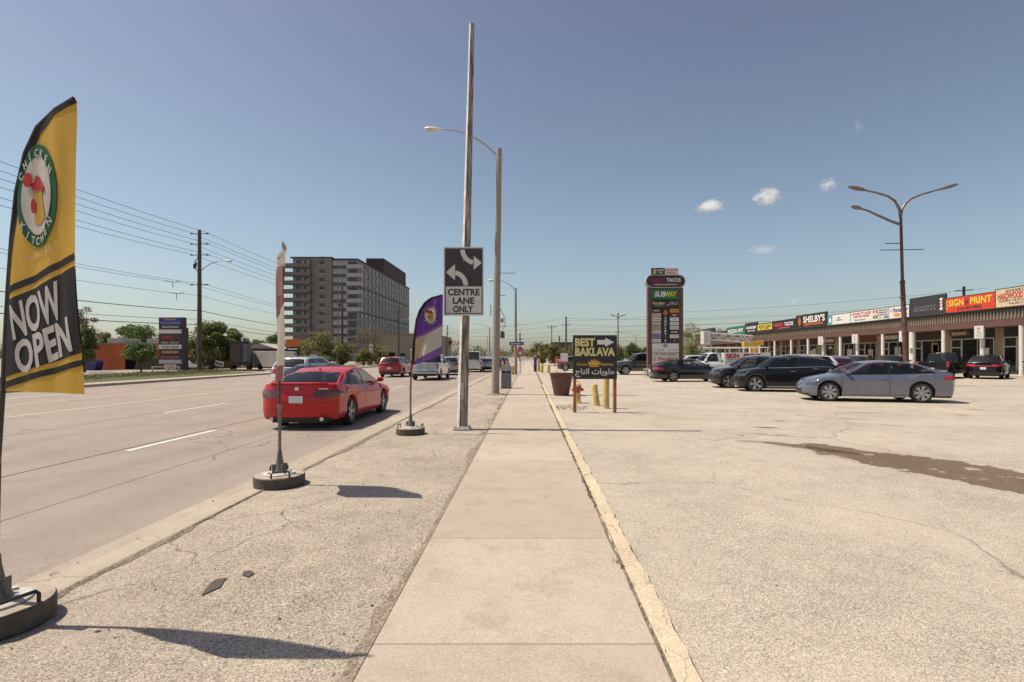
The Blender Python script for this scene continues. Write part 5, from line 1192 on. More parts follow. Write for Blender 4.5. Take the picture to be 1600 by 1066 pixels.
lot_lamp('dark twin headed lot lamp to the right of the baklava board', 18.0, 103.0, False)
lot_lamp('thin far lot lamp left of the baklava board', 6.4, 142.0, False)
def twin_lamp(label, x, y, H):
    root = thing('street_lamp', label, 'street lamp', (x, y, 0)); mb = MB(); mb.tube([(0, 0, 0), (0, 0, H)], [.14, .08], 10); mb.build('pole', POLEC, root)
    for s in (-1, 1): cobra(root, (0, 0, H - .2), (s, 0, 0), 4.6, .7, LAMPW, STEEL, .06)
twin_lamp('far pale twin armed street lamp between baklava board and pylon', 33.5, 160, 8.3)

# ================================================================ ACROSS THE ROAD
# orange brick shop
OBR = mat('orange brick', (.56, .15, .05), .9, 0, .15, 1.2, .2, 30)
b1 = thing('brick_building', 'low orange brick building across the road left of the tall sign cabinet', 'building', (-50.0, 62, 0))
mb = MB(); mb.bbox(-6, 7.6, 0, 14, -.1, 3.05); mb.build('wall', OBR, b1)
mb = MB(); mb.bbox(-6.1, 7.7, -.1, 14.1, 3.06, 3.22); mb.build('coping', mat('brick coping', (.30, .24, .18), .8), b1)
mb = MB(); mb.bbox(-3.5, -1.5, 3, 6, 3.2, 3.9); mb.bbox(1.5, 3.2, 3, 6, 3.2, 3.8); mb.build('roof_unit', mat('roof unit grey', (.35, .33, .31), .6), b1, bevel=.05)
for x0, x1 in ((1.2, 2.9), (2.98, 4.4), (4.48, 6.0)):
    mb = MB(); mb.bbox(x0, x1, -.03, .02, .05, 1.35); w = mb.build('window', GLASSD, b1); mb = MB(); mb.bbox(x0 - .03, x1 + .03, -.06, -.0, 1.35, 1.45); mb.bbox(x0 - .03, x0 + .03, -.06, 0, 0, 1.35); mb.build('frame', DARK, w)
mb = MB(); mb.box((2.35, -.05, 1.75), (.34, .1, .5)); mb.box((7.0, -.05, 1.75), (.34, .1, .7)); mb.box((7.42, -.05, 1.6), (.22, .1, .5)); mb.build('wall_notice', WF, b1)
b2 = thing('brick_building', 'second orange brick block peeping out behind the tall sign cabinet', 'building', (-51.5, 74, 0)); mb = MB(); mb.bbox(0, 4.5, 0, 10, -.1, 3.6); mb.build('wall', OBR, b2); mb = MB(); mb.bbox(-.1, 4.6, -.1, 10.1, 3.6, 3.8); mb.build('coping', mat('brick coping', (.30, .24, .18)), b2)
mb = MB(); mb.bbox(1, 3.5, -.05, .02, 1.0, 2.6); mb.build('window', GLASSD, b2)
# tall sign cabinet with the house number
x, y = -34.2, 49.5; K = FPX / y; f = lambda px: (px - 268.0) / K; g = lambda py: 1.6 + (557 - py) / K
x = (267.5 - VX) / K
t = thing('sign_cabinet', 'tall dark sign cabinet with stacked tenant panels and number 2075', 'pylon sign', (x, y, 0), R_(-3))
mb = MB(); mb.box((.0, .2, (g(496) + g(578)) / 2), (f(288) - f(248.5), .5, g(496) - g(578))); mb.build('cabinet', mat('dark maroon cabinet', (.06, .042, .05), .6), t, bevel=.015)
mb = MB(); mb.box((1.22, .25, (g(512) + g(580)) / 2), (.14, .7, g(512) - g(580))); mb.build('side_post', mat('dark side post', (.045, .035, .04), .6), t)
mb = MB(); mb.bbox(-1.6, 1.2, -.5, -.38, .55, .65); [mb.bbox(q - .05, q + .05, -.49, -.39, -.1, .55) for q in (-1.52, 0, 1.1)]; mb.build('rail', mat('pale rail', (.48, .40, .28), .7), t)
for y0, y1, m, its in ((496.5, 502, BPR, [('DREAM', GOLD, .5)]), (502, 508, mat('violet face', (.09, .07, .30), .5), [('Drapery & Blinds', mat('pale blue print', (.30, .35, .60), .5), .8)]), (508.5, 514, mat('navy face', (.03, .025, .06), .5), [('THE WATCH STUDIO', WPR, .75)]), (515, 521.5, WF, []), (523, 531.5, mat('dark red brown face', (.07, .022, .02), .5), [('ALEPPO', RPR, .44), ]), (533, 538, mat('dark red brown face', (.07, .022, .02)), [('DINE IN - TAKE OUT', CRM, .8)]), (538.5, 545.5, WF, [('Smiles Dental', INK, .75)]), (546.5, 554, BK, [('DREAM', GOLD, .7)]), (555.5, 561, BK, [('SKIN & BROWS', PNK, .85)]), (562, 568.5, mat('grey blank face', (.42, .41, .40), .5), [])):
    w, h = 2.26, g(y0) - g(y1); mb = MB(); mb.box((-.03, -.07, (g(y0) + g(y1)) / 2), (w, .05, h - .03)); o = mb.build('tenant_plate', m, t)
    letters(o, [(0, mm, [text_shape(s, -.03 - (.35 if s == 'ALEPPO' else 0), (g(y0) + g(y1)) / 2, h * .5, w * fr_, .03)], 'lettering') for s, mm, fr_ in its], y=-.095)
mb = MB(); mb.box((.0, -.09, g(573.2)), (1.15, .06, .42)); o = mb.build('number_plate_board', WF, t); letters(o, [(0, RPR, [text_shape('2075', 0, g(573.2), .26, .8, .04)], 'lettering')], y=-.12)
# small lawn signs
for px, py, tilt, nm, ww_, lab in ((343, 584, -.20, '2078', 1, 'small tilted white and black arrow sign on the grass bank'), (434, 582, .0, 'Open', 0, 'small black sign with white lettering by the pale trailer wheel')):
    y = 50.5 if ww_ else 56.0; K = FPX / y; x = (px - VX) / K
    t = thing('lawn_sign', lab, 'sign', (x, y, 0)); h = 1.6 + (557 - (568.5 if ww_ else 573)) / K
    mb = MB(); mb.tube([(-.25, 0, -.05), (-.25, 0, h)], .02, 6); mb.tube([(.25, 0, -.05), (.25, 0, h)], .02, 6); mb.build('stake', DARK, t)
    mb = MB(); mb.box((0, -.03, h), (.85, .03, .50), 0, 0, 0, -tilt); o = mb.build('sign_face', WF if ww_ else BK, t)
    ca, sa = math.cos(tilt), math.sin(tilt)
    rot = lambda pts: poly([(a * ca - b * sa, h + a * sa + b * ca) for a, b in pts])
    letters(o, [(0, INK if ww_ else WPR, [rot([(-.36, -.13), (.15, -.13), (.36, 0), (.15, .13), (-.36, .13)])] if ww_ else [rot([(-.34, -.16), (.34, -.16), (.34, .16), (-.34, .16)])], 'arrow_panel'), (1, WPR if ww_ else INK, [text_shape(nm, -.05 if ww_ else 0, h + (.01 if ww_ else 0), .13, .35 if ww_ else .45, .03, 0, math.degrees(tilt))], 'lettering')], y=-.045)
# dark box truck and the pale trailer behind it
x, y = G(368, 583); y = 55.5; K = FPX / y; x = (373.5 - VX) / K
t = thing('box_truck', 'dark box truck parked across the road seen from behind', 'truck', (x, y, 0), R_(25))
mb = MB(); mb.bbox(-.90, .90, 0, 4.2, .75, 3.3); mb.build('cargo_box', mat('dark grey box panel', (.05, .048, .05), .5, .1, .2, 2), t, bevel=.03)
mb = MB(); mb.bbox(-.90, .22, -.03, -.005, 1.05, 2.95); mb.build('rear_door', mat('dull brown door', (.085, .055, .045), .5, 0, .4, 2), t)
mb = MB(); mb.bbox(.34, .90, -.03, -.005, 1.05, 2.95); mb.build('rear_panel', mat('grey green panel', (.12, .14, .14), .4, 0, .4, 2), t)
mb = MB(); [mb.bbox(q - .03, q + .03, -.06, 0, .9, 3.2) for q in (-.87, .28, .87)]; mb.bbox(-.95, .95, -.10, -.0, .62, .82); mb.build('frame_bar', mat('grey plastic trim', (.035, .035, .036)), t)
mb = MB(); mb.bbox(-1.0, 1.0, 4.3, 6.0, .6, 2.6); mb.build('cab', mat('dark grey box panel', (.05, .048, .05)), t, bevel=.1)
for sx in (-1, 1):
    for yy in (.9, 5.2): mb = MB(); mb.lathe([(.2, -.13), (.42, -.13), (.45, -.08), (.45, .08), (.42, .13), (.2, .13)], 20, axis='X' if False else 'Y'); mb.v = [(b_ + sx * .8, a_ + yy, c_ + .45) for a_, b_, c_ in mb.v]; mb.build('wheel', RUBBER, t, smooth=.6)
mb = MB(); mb.tube([(.3, 0, 3.25), (.35, -.1, 3.65), (.7, -.2, 3.7)], .07, 8); mb.build('vent_hood', WPR, t)
t = thing('trailer', 'long pale flat sided trailer behind the small black lawn sign', 'trailer', (-31.6, 62.0, 0), R_(-24))
mb = MB(); mb.bbox(-3.2, 3.2, -1.1, 1.1, .35, 2.2); mb.build('trailer_body', mat('pale trailer skin', (.58, .54, .48), .5, 0, .06, 1), t, bevel=.04)
mb = MB(); mb.bbox(-3.2, 3.2, -1.08, 1.08, .22, .34); mb.build('chassis', DARK, t)
for sy in (-1, 1): mb = MB(); mb.lathe([(.15, -.1), (.36, -.1), (.38, 0), (.36, .1), (.15, .1)], 18, c=(0, sy * 1.0, .38), axis='Y'); mb.build('wheel', RUBBER, t, smooth=.6)
# dark brick strip with white sign lettering further back
t = thing('brick_building', 'dark red brick shop strip far behind the pale trailer', 'building', (-49, 96, 0)); mb = MB(); mb.bbox(-8, 1.5, 0, 10, 0, 3.1); mb.build('wall', mat('dark red brick', (.11, .045, .035), .9, 0, .2, 1), t); mb = MB(); mb.bbox(-6.5, .5, -.12, 0, 2.2, 2.75); o = mb.build('sign_band', mat('dark band', (.05, .035, .03)), t); letters(o, [(0, CRM, [text_shape('AUTO BODY INC.', -3, 2.47, .3, 5, .02)], 'lettering')], y=-.12)
mb = MB(); mb.prism([(-5, 3.1), (1, 3.1), (-2, 4.1)], lambda a, b: (a, 1, b), lambda a, b: (a, 8, b)); mb.build('roof', mat('pale gable', (.42, .38, .33), .8), t)
# orange and dark sign cabinet in front of the tower block
x, y = (457 - VX) / 11.0, FPX / 11.0
t = thing('sign_cabinet', 'small orange topped sign cabinet in front of the apartment tower', 'pylon sign', (x, y, 0)); mb = MB(); mb.bbox(-.15, .15, 0, .3, 0, 1.6); mb.build('post', DARK, t); mb = MB(); mb.bbox(-.9, .9, 0, .3, 3.0, 4.05); mb.build('orange_panel', OPR, t); mb = MB(); mb.bbox(-.9, .9, 0, .3, 1.7, 2.98); o = mb.build('lower_panel', BK, t); letters(o, [(0, WPR, [rect(-.7, .7, 2.55, 2.75), rect(-.7, .6, 2.1, 2.25), rect(-.7, .7, 1.8, 1.92)], 'white_lines')], y=0)
# beige commercial block
t = thing('beige_building', 'plain beige commercial block right of the apartment tower', 'building', (-38.5, 132, 0)); BE = mat('beige stucco', (.33, .26, .19), .9, 0, .08, .6)
mb = MB(); mb.bbox(-1.5, 14, 0, 30, 0, 7.2); mb.build('wall', BE, t); mb = MB(); mb.bbox(-1.7, 14.2, -.2, 30.2, 7.2, 7.5); mb.build('coping', mat('beige coping', (.28, .22, .16), .8), t); mb = MB(); mb.bbox(1, 4, -.05, 0, 1, 2.6); mb.build('window', GLASSD, t); mb = MB(); mb.bbox(5.4, 6.6, -.05, 0, 0, 2.4); mb.build('door', DARK, t)

# ---------------------------------------------------------------- apartment tower
ap = thing('apartment_tower', 'twelve storey grey brown apartment tower with long balconies', 'building', (-56, 167, 0))
TBR = mat('tower brown brick', (.22, .19, .16), .9, 0, .08, .3); TGR = mat('tower grey panel', (.38, .36, .35), .8, 0, .08, .3); TGD = mat('tower side grey', (.25, .235, .23), .8, 0, .08, .3)
FH = 2.78; NF = 12; HT = 33.7
mb = MB(); mb.bbox(-20.9, -8.3, 0, 26, 0, HT); mb.build('brick_wing', TBR, ap)
mb = MB(); mb.bbox(-8.29, .0, .6, 73, 0, HT - .5); mb.build('grey_wing', TGD, ap)
mb = MB(); mb.bbox(-21.7, -8.1, -.2, 26.2, HT, HT + .35); mb.bbox(-8.2, .25, .3, 73.2, HT - .5, HT - .1); mb.build('roof_edge', mat('tower roof edge', (.06, .05, .05), .8), ap)
mb = MB(); mb.bbox(-7.5, -.6, 33, 69, HT - .1, HT + 6.2); mb.build('penthouse', mat('dark brown penthouse', (.075, .045, .04), .8, 0, .1, .4), ap)
mb = MB(); mb.bbox(-4.2, -4.0, 20, 20.2, HT, HT + 1.8); mb.bbox(-15, -13, 6, 9, HT + .3, HT + 1.6); mb.build('roof_unit', DARK, ap)
DGL = glass('tower window', (.03, .032, .036), 1.0, .12); LGL = mat('tower pale blind', (.36, .35, .33), .5, 0, .2, 1.5)
for k in range(3, NF):
    z = HT - .35 - FH * (NF - k) + .1
    mb = MB(); mb.bbox(-28.0 + 3.0, -14.6, -1.5, 1.2, z - .15, z); bl = mb.build('balcony', mat('balcony slab', (.16, .14, .13), .8), ap)
    mb = MB(); mb.bbox(-25.0, -14.6, -1.56, -1.50, z, z + 1.05); mb.bbox(-25.05, -25.0, -1.5, 1.2, z, z + 1.05); mb.build('balustrade', mat('balcony panel grey brown', (.17, .15, .14), .7), bl)
    mb = MB(); mb.bbox(-20.8, -14.9, -.06, .02, z + .05, z + 2.2); w = mb.build('balcony_door', DGL, ap); mb = MB(); [MB().bbox(q, q + .9, -.09, -.065, z + .1, z + 2.1).build('curtain', LGL, w) for q in (-20.7, -18.2, -16.3)]
    mb = MB(); mb.bbox(-12.3, -10.6, -.05, .02, z + .8, z + 2.1); w = mb.build('window', DGL, ap); mb = MB(); mb.bbox(-12.4, -10.5, -.14, 0, z + .62, z + .8); mb.build('sill', mat('pale sill', (.5, .46, .42), .7), w)
for k in range(1, NF):
    z = HT - .6 - FH * (NF - k)
    for (x0, x1) in ((-8.0, -6.5), (-6.2, -4.9), (-4.7, -3.3)):
        mb = MB(); mb.bbox(x0, x1, .52, .58, z + .1, z + .95); w = mb.build('window', DGL, ap); mb = MB(); mb.bbox(x0, x1, .50, .58, z + 1.0, z + 2.5); mb.build('panel', TGR, w)
    if k >= 6:
        mb = MB(); mb.bbox(-3.2, 1.3, -.8, .6, z - .1, z + .02); bl = mb.build('balcony', mat('pale balcony slab', (.34, .32, .31), .8), ap); mb = MB(); mb.bbox(-3.2, 1.3, -.86, -.8, z - .1, z + 1.15); mb.bbox(1.24, 1.3, -.8, 2.6, z - .1, z + 1.15); mb.build('balustrade', mat('pale balcony panel', (.40, .38, .36), .7), bl)
    mb = MB(); mb.bbox(-3.0, -.3, .52, .58, z + .2, z + 2.3); mb.build('balcony_door', DGL, ap)
    if k in (6, 9): mb = MB(); mb.bbox(.02, .16, 1, 72.9, z - .3, z); mb.build('dark_band', mat('tower roof edge', (.06, .05, .05)), ap)
far = MB()
for k in range(1, NF):
    z = HT - .6 - FH * (NF - k)
    mb = MB(); mb.bbox(.01, .06, 3, 72.5, z + .75, z + 2.2); mb.build('window_band', mat('dark spandrel', (.10, .095, .095), .6, 0, .2, .5), ap)
    for j in range(16):
        y0 = 4.0 + j * 4.28
        if j < 8: mb = MB(); mb.bbox(.05, .11, y0, y0 + 1.9, z + .8, z + 2.15); mb.build('window', LGL if (j * 7 + k * 3) % 4 else DGL, ap)
        else: far.bbox(.05, .11, y0, y0 + 1.9, z + .8, z + 2.15)
tag(far.build('far_windows', LGL, ap), kind='stuff')
# far brown apartment block beyond the junction
t = thing('far_building', 'far brown apartment block above the trees beyond the junction', 'building', (17, 300, 0)); mb = MB(); mb.bbox(-3.5, 8.5, 0, 15, 0, 9.2); mb.build('wall', mat('far brown brick', (.17, .11, .09), .9), t)
mb = MB(); mb.bbox(-3.8, 8.8, -.3, 15.3, 9.2, 9.9); mb.build('roof', DARK, t)
for i in range(3):
    for j in range(4): mb = MB(); mb.bbox(-2.6 + j * 2.8, -1.2 + j * 2.8, -.1, .0, 1.6 + i * 2.7, 3.2 + i * 2.7); mb.build('window', DGL, t)
# ================================================================ VEHICLES IN PLACE
P_ = paint
RED = mat('car paint red', (.46, .004, .006), .3, 0, .04, 1.2, coat=.5, spec=.3); GRB = P_('blue grey', (.175, .185, .235), .5, .34); BLK = P_('black', (.010, .009, .011), .1, .28, .4)
BRNB = P_('dark brown', (.022, .016, .014), .3, .25); WHT = P_('white', (.66, .65, .62), .05); SIL = P_('silver', (.42, .41, .40), .6); BEI = P_('beige', (.38, .34, .29), .5); MAR = P_('maroon', (.22, .012, .02), .3); PUR = P_('dark purple', (.035, .026, .034), .3); DGY = P_('dark grey', (.06, .06, .065), .4)
HUBG = mat('grey hubcap', (.30, .29, .28), .4, .6); DALLOY = mat('dark alloy', (.10, .10, .10), .35, .8)
def at(px, py, z=0): return G(px, py, z)
# red saloon driving away
def redx(root, L_):
    mb = MB(); x = -L_['L'] / 2
    for s in (-1, 1): mb.tube([(x + .10, s * .58, .27), (x + .015, s * .58, .27)], .045, 12)
    mb.build('exhaust_tip', CHROME, root); mb = MB(); PRr = L_['PR']; us = lin(-.80, .80, 15)
    mb.grid(lambda u, k: (lambda q: (q.x + (.10, -.02, -.045, .06)[k], q.y, q.z + (.012, .045, .030, -.015)[k]))(PRr(u, 1)), us, range(4)); mb.build('boot_lip', RED, root, smooth=True); mb = MB(); c = L_['PR'](0, .88); mb.box((c.x - .012, 0, c.z), (.012, .09, .075)); mb.build('badge', CHROME, root)
    mb = MB()
    mb.box((c.x - .006, -.62, c.z), (.01, .22, .025)); mb.build('trim_lettering', CHROME, root)
car('red_car', 'glossy red saloon driving away in the near lane', 'car', -5.36, 14.25, 90, dict(ACCORD, plate=(.50, .66), tm=mat('dark tail light', (.10, .004, .008), .15, coat=1), val=.07), RED, ZR, extra=redx)
# blue grey saloon parked broadside
w1 = at(1296, 627.5); w2 = at(1440, 630.5)
hd = math.degrees(math.atan2(w1[1] - w2[1], w1[0] - w2[0])); S = SEDAN; hx, hy = math.cos(R_(hd)), math.sin(R_(hd)); wl_ = math.hypot(w1[0] - w2[0], w1[1] - w2[1])
def park(name, label, cat, fw_px, fw_py, head, S, pm, front=True, **k):
    """stands a vehicle so that its near-side front (or rear) wheel touches the given ground point"""
    x, y = at(fw_px, fw_py); h = R_(head); side = k.pop('side', 1)
    xo = (S['L'] / 2 - S['fo']) - (0 if front else S['wb']); yo = side * (S['W'] / 2 - .05)
    cx = x - (xo * math.cos(h) - yo * math.sin(h)); cy = y - (xo * math.sin(h) + yo * math.cos(h))
    return car(name, label, cat, cx, cy, head, S, pm, **k)
park('grey_car', 'blue grey saloon parked side on in front of the other cars', 'car', 1296, 627.5, 180 - 13, dict(SEDAN, sill=1), GRB, True, gl=GLASS, rimm=mat('silver rim', (.50, .49, .48), .35, .6))
park('black_crossover', 'glossy black crossover with chrome window line next to the grey saloon', 'car', 1181, 612.3, 180 - 12, dict(CROSS, chrome=1, rails=1, sill=1), BLK, True)
park('brown_crossover', 'dark brown crossover between the black saloon and the black crossover', 'car', 1139, 606.8, 180 - 9, dict(CROSS, chrome=1), BRNB, True)
park('black_saloon', 'black saloon with grey hubcaps parked in front of the ladder truck', 'car', 1052.5, 597, 4, dict(SEDAN, L=4.85, wb=2.78), P_('blue black', (.013, .013, .019), .3, .25), False, side=-1, rimm=HUBG)
park('black_pickup', 'dark grey pickup facing left partly behind the pylon sign', 'pickup', 978, 586, 180, PICKUP, DGY, True)
# white SUVs and the ladder truck behind them
car('white_suv', 'white vehicle roof showing between the pylon sign and the ladder truck', 'car', 14.5, 46, 180, SUVB, WHT)
car('white_suv', 'white SUV showing its roof above the dark brown crossover', 'car', 16.6, 32.0, 176, dict(SUVB, H=1.80, rails=1), WHT)
def truckx(root, L_):
    L = L_['L']; mb = MB(); x0, x1 = -L / 2 - .9, L / 2 - L * .525
    mb.bbox(x0, x1, -1.02, 1.02, .62, 1.86); bx_ = mb.build('service_body', mat('white service body', (.66, .63, .58), .5, 0, .08, 2), root, bevel=.03)
    mb = MB(); [mb.bbox(q - .01, q + .01, 1.018, 1.03, .7, 1.8) for q in (x0 + .9, x0 + 2.0, x0 + 3.0)]; mb.bbox(x0, x1, 1.02, 1.03, 1.18, 1.2); mb.build('locker_seam', DARK, bx_)
    mb = MB(); fn = lambda a, b: (-a, 1.036, b); xm = (x0 + x1) / 2
    for s in (text_shape('SIGN', -xm - 1.12, 1.63, .33, .95, .04), text_shape('PRINT', -xm + .35, 1.63, .33, 1.25, .04)): put(mb, s, fn)
    mb.build('lettering', RPR, bx_, recalc=False); mb = MB()
    for s in (text_shape('SIGNS BANNERS AWNINGS', -xm - .4, 1.36, .10, 2.2, .01), text_shape('416-457-9932', -xm - .3, 1.13, .19, 1.7, .03)): put(mb, s, fn)
    mb.build('phone_lettering', INK, bx_, recalc=False)
    mb = MB()
    for yy in (-.9, .9):
        mb.tube([(x0 + .1, yy, 2.25), (x1 + .9, yy, 2.25)], .035, 6)
        for q in lin(x0 + .2, x1 - .1, 4): mb.tube([(q, yy, 1.86), (q, yy, 2.25)], .03, 6)
    for q in lin(x0 + .2, x1 + .6, 5): mb.tube([(q, -.9, 2.25), (q, .9, 2.25)], .03, 6)
    mb.build('ladder_rack', WHITE, root)
    mb = MB(); q0, q1 = x0 + 1.0, x1 + .75
    for yy in (-.25, .25):
        for zz in (2.75, 3.25): mb.tube([(q0, yy, zz - .1), (q1, yy, zz + .12)], .035, 6)
        n = 9
        for i in range(n): a = q0 + (q1 - q0) * i / n; b = q0 + (q1 - q0) * (i + 1) / n; za, zb2 = .22 * i / n - .1, .22 * (i + 1) / n - .1; mb.tube([(a, yy, (2.75 if i % 2 else 3.25) + za), (b, yy, (3.25 if i % 2 else 2.75) + zb2)], .04, 5)
    mb.build('boom_ladder', mat('pale boom paint', (.64, .60, .54), .5), root)
    mb = MB(); mb.box((x0 + .9, 0, 2.55), (1.5, .5, .36), 0, 0, 0, .08); mb.lathe([(.28, 1.86), (.25, 2.4), (.2, 2.5)], 14, c=(x0 + .8, 0, 0)); mb.build('boom_base', mat('yellow boom paint', (.60, .36, .04), .5), root, bevel=.05)
    mb = MB(); mb.bbox(q1, q1 + .55, -.35, .35, 2.5, 3.5); mb.build('work_basket', mat('white basket', (.60, .57, .52), .5), root, bevel=.04)
car('ladder_truck', 'white service truck with red lettering and a lattice ladder boom', 'truck', 14.2, 38.5, 180, dict(PICKUP, bed=0, L=5.3, wb=3.2, xRR=.47, xRB=.50, win=[(.06, .80)]), WHT, extra=truckx)
# tails in the plaza bays
car('red_hatchback', 'red hatchback tail glimpsed behind the black crossover', 'car', 21.7, 36.5, 75, CROSS, MAR)
car('dark_suv', 'dark SUV tail seen over the bonnet of the grey saloon', 'car', 27.0, 41.5, 46, SUVB, DGY)
car('dark_suv', 'second dark SUV tail left of the rusty lamp pole above the grey roof', 'car', 29.6, 41.5, 48, dict(SUVB, rails=1), BLK)
car('black_pickup', 'black pickup tail with tall tailgate right of the rusty lamp pole', 'pickup', 31.2, 38.5, 37, PICKUP, BLK, rimm=DALLOY)
car('black_suv', 'black SUV seen from behind near the right edge with red light bar', 'car', 33.6, 37.4, 41, dict(SUVB, tailbar=1), BLK, rimm=DALLOY)
car('purple_suv', 'dark purple grey SUV cut off by the right edge of the picture', 'car', 33.2, 32.8, 50, SUVB, PUR)
# far traffic
car('white_suv', 'white SUV in the middle lane half hidden by the red saloon', 'car', -11.6, 27, 90, dict(SUVB, rails=1), WHT, ZR)
car('dark_saloon', 'dark saloon roof just above the red saloon', 'car', -8.9, 22.0, 90, SEDAN, BLK, ZR)
car('red_suv', 'red SUV driving away beyond the red saloon in the far lane', 'car', -11.35, 44, 90, dict(SUVB, tail=(.4, 1, .66, .86, .3)), P_('bright red', (.36, .015, .012), .3), ZR)
car('silver_pickup', 'silver pickup driving away behind the purple flag', 'pickup', -7.35, 38.9, 90, PICKUP, SIL, ZR)
car('beige_suv', 'beige SUV in traffic just left of the road sign pole', 'car', -7.2, 48.6, 90, SUVB, BEI, ZR)
car('white_van', 'white van parked on the far side beyond the silver pickup', 'van', -11.4, 56, 90, VAN, WHT, ZR)
car('white_van', 'white delivery van in traffic between the two tall poles', 'van', -6.1, 57.5, 90, dict(VAN, H=2.35, roof=[(0, 2.15), (.2, 2.26), (1, 2.24)]), WHT, ZR)
car('silver_suv', 'silver SUV in the near lane queue left of the concrete lamp', 'car', -4.7, 60.5, 90, CROSS, SIL, ZR)
car('dark_suv', 'dark SUV in the near lane queue touching the concrete lamp outline', 'car', -4.5, 70, 90, SUVB, DGY, ZR)
car('dark_suv', 'dark red SUV in the far lane left of the beige one', 'car', -10.9, 66, 90, SUVB, MAR, ZR)
rr = random.Random(77)
for i, (x, y, pm, lab) in enumerate([(-4.6, 84, BLK, 'black hatchback far down the near lane past the litter bin'), (-8.2, 92, WHT, 'white hatchback far down the second lane'), (-4.9, 104, SIL, 'silver hatchback furthest down the near lane'), (-16.6, 118, GRB, 'grey hatchback oncoming far away in the turn lane'), (-19.6, 96, BEI, 'beige hatchback oncoming in the far lanes')]):
    car('hatchback', lab, 'car', x, y, 90 if x > -12 else -90, CROSS, pm, ZR, group='cars far down the road')
car('dark_hatchback', 'dark hatchback parked behind the brown planter', 'car', 5.4, 57, 0, CROSS, DGY)
car('white_car', 'white hatchback parked behind the grass bank by the utility pole', 'car', -39.5, 60.5, 0, CROSS, WHT)
# blue recycling cart near the brick shop
x, y = -50.9, 59.5
t = thing('recycling_cart', 'blue lidded cart in front of the orange brick wall', 'bin', (x, y, 0)); mb = MB(); mb.prism([(-.85, 0), (.85, 0), (1.05, .85), (-1.05, .85)], lambda a, b: (a, -.5, b), lambda a, b: (a, .5, b)); mb.build('cart_body', mat('dark blue cart', (.03, .03, .12), .5), t, bevel=.04); mb = MB(); mb.prism([(-1.1, .86), (1.1, .86), (.8, 1.15), (-.8, 1.15)], lambda a, b: (a, -.55, b), lambda a, b: (a, .55, b)); mb.build('lid', mat('blue lid', (.06, .06, .26), .4), t, bevel=.04)

# ================================================================ JUNCTION CLUTTER
def bus_post():
    x, y = G(842, 581); t = thing('solar_post', 'stout yellow post topped with a tilted solar panel beyond the walk', 'post', (x, y, 0))
    mb = MB(); mb.box((0, 0, 1.0), (.26, .26, 2.0)); mb.build('post', BOL, t, bevel=.02); mb = MB(); mb.tube([(0, 0, 2.0), (0, 0, 2.75)], .05, 8); mb.build('mast', STEEL, t); mb = MB(); mb.box((.0, 0, 2.85), (1.0, .6, .06), 0, 0, 0, -.72); mb.build('solar_panel', DARK, t)
    mb = MB(); mb.box((-.05, -.15, 1.55), (.20, .03, .3)); mb.build('button_plate', INK, t)
bus_post()
for px, py, lab in ((846.5, 582.5, 'small pale yellow bollard right beside the solar post'), (857, 582.5, 'small pale yellow bollard furthest right of the pair beyond the walk'), (801, 585, 'squat yellow bollard at the foot of the slim street lamp')):
    x, y = G(px, py); mb = MB(); mb.lathe([(.17, 0), (.17, .72), (.13, .80), (0, .82)], 16); tag(mb.build('bollard', BOL, None, smooth=.6, loc=(x, y + (.0 if px > 820 else -.6), 0)), lab, 'bollard', 'yellow bollards at the junction')
x, y = G(836.5, 581); t = thing('purple_totem', 'narrow purple advertising totem left of the solar post', 'sign', (x, y, 0)); mb = MB(); mb.box((0, 0, .25), (.3, .25, .5)); mb.build('base', DARK, t); mb = MB(); mb.box((0, 0, 1.0), (.32, .12, 1.0)); mb.build('panel', PPR, t, bevel=.02); mb = MB(); mb.lathe([(0, -.2), (.2, 0), (0, .2)], 12, c=(0, 0, 1.55)); mb.build('topper', LC, t, smooth=True)
t = thing('shop_board', 'small red sign board showing behind the planter', 'sign board', (2.95, 46, 0)); mb = MB(); [mb.tube([(q, 0, 0), (q, 0, 1.6)], .03, 6) for q in (-.4, .4)]; mb.build('post', STEEL, t); mb = MB(); mb.box((-.05, -.04, 1.25), (1.25, .05, .45)); o = mb.build('board', RPR, t, bevel=.01); letters(o, [(0, WPR, [text_shape('OPEN', -.1, 1.25, .2, .8, .03)], 'lettering')], y=-.065)
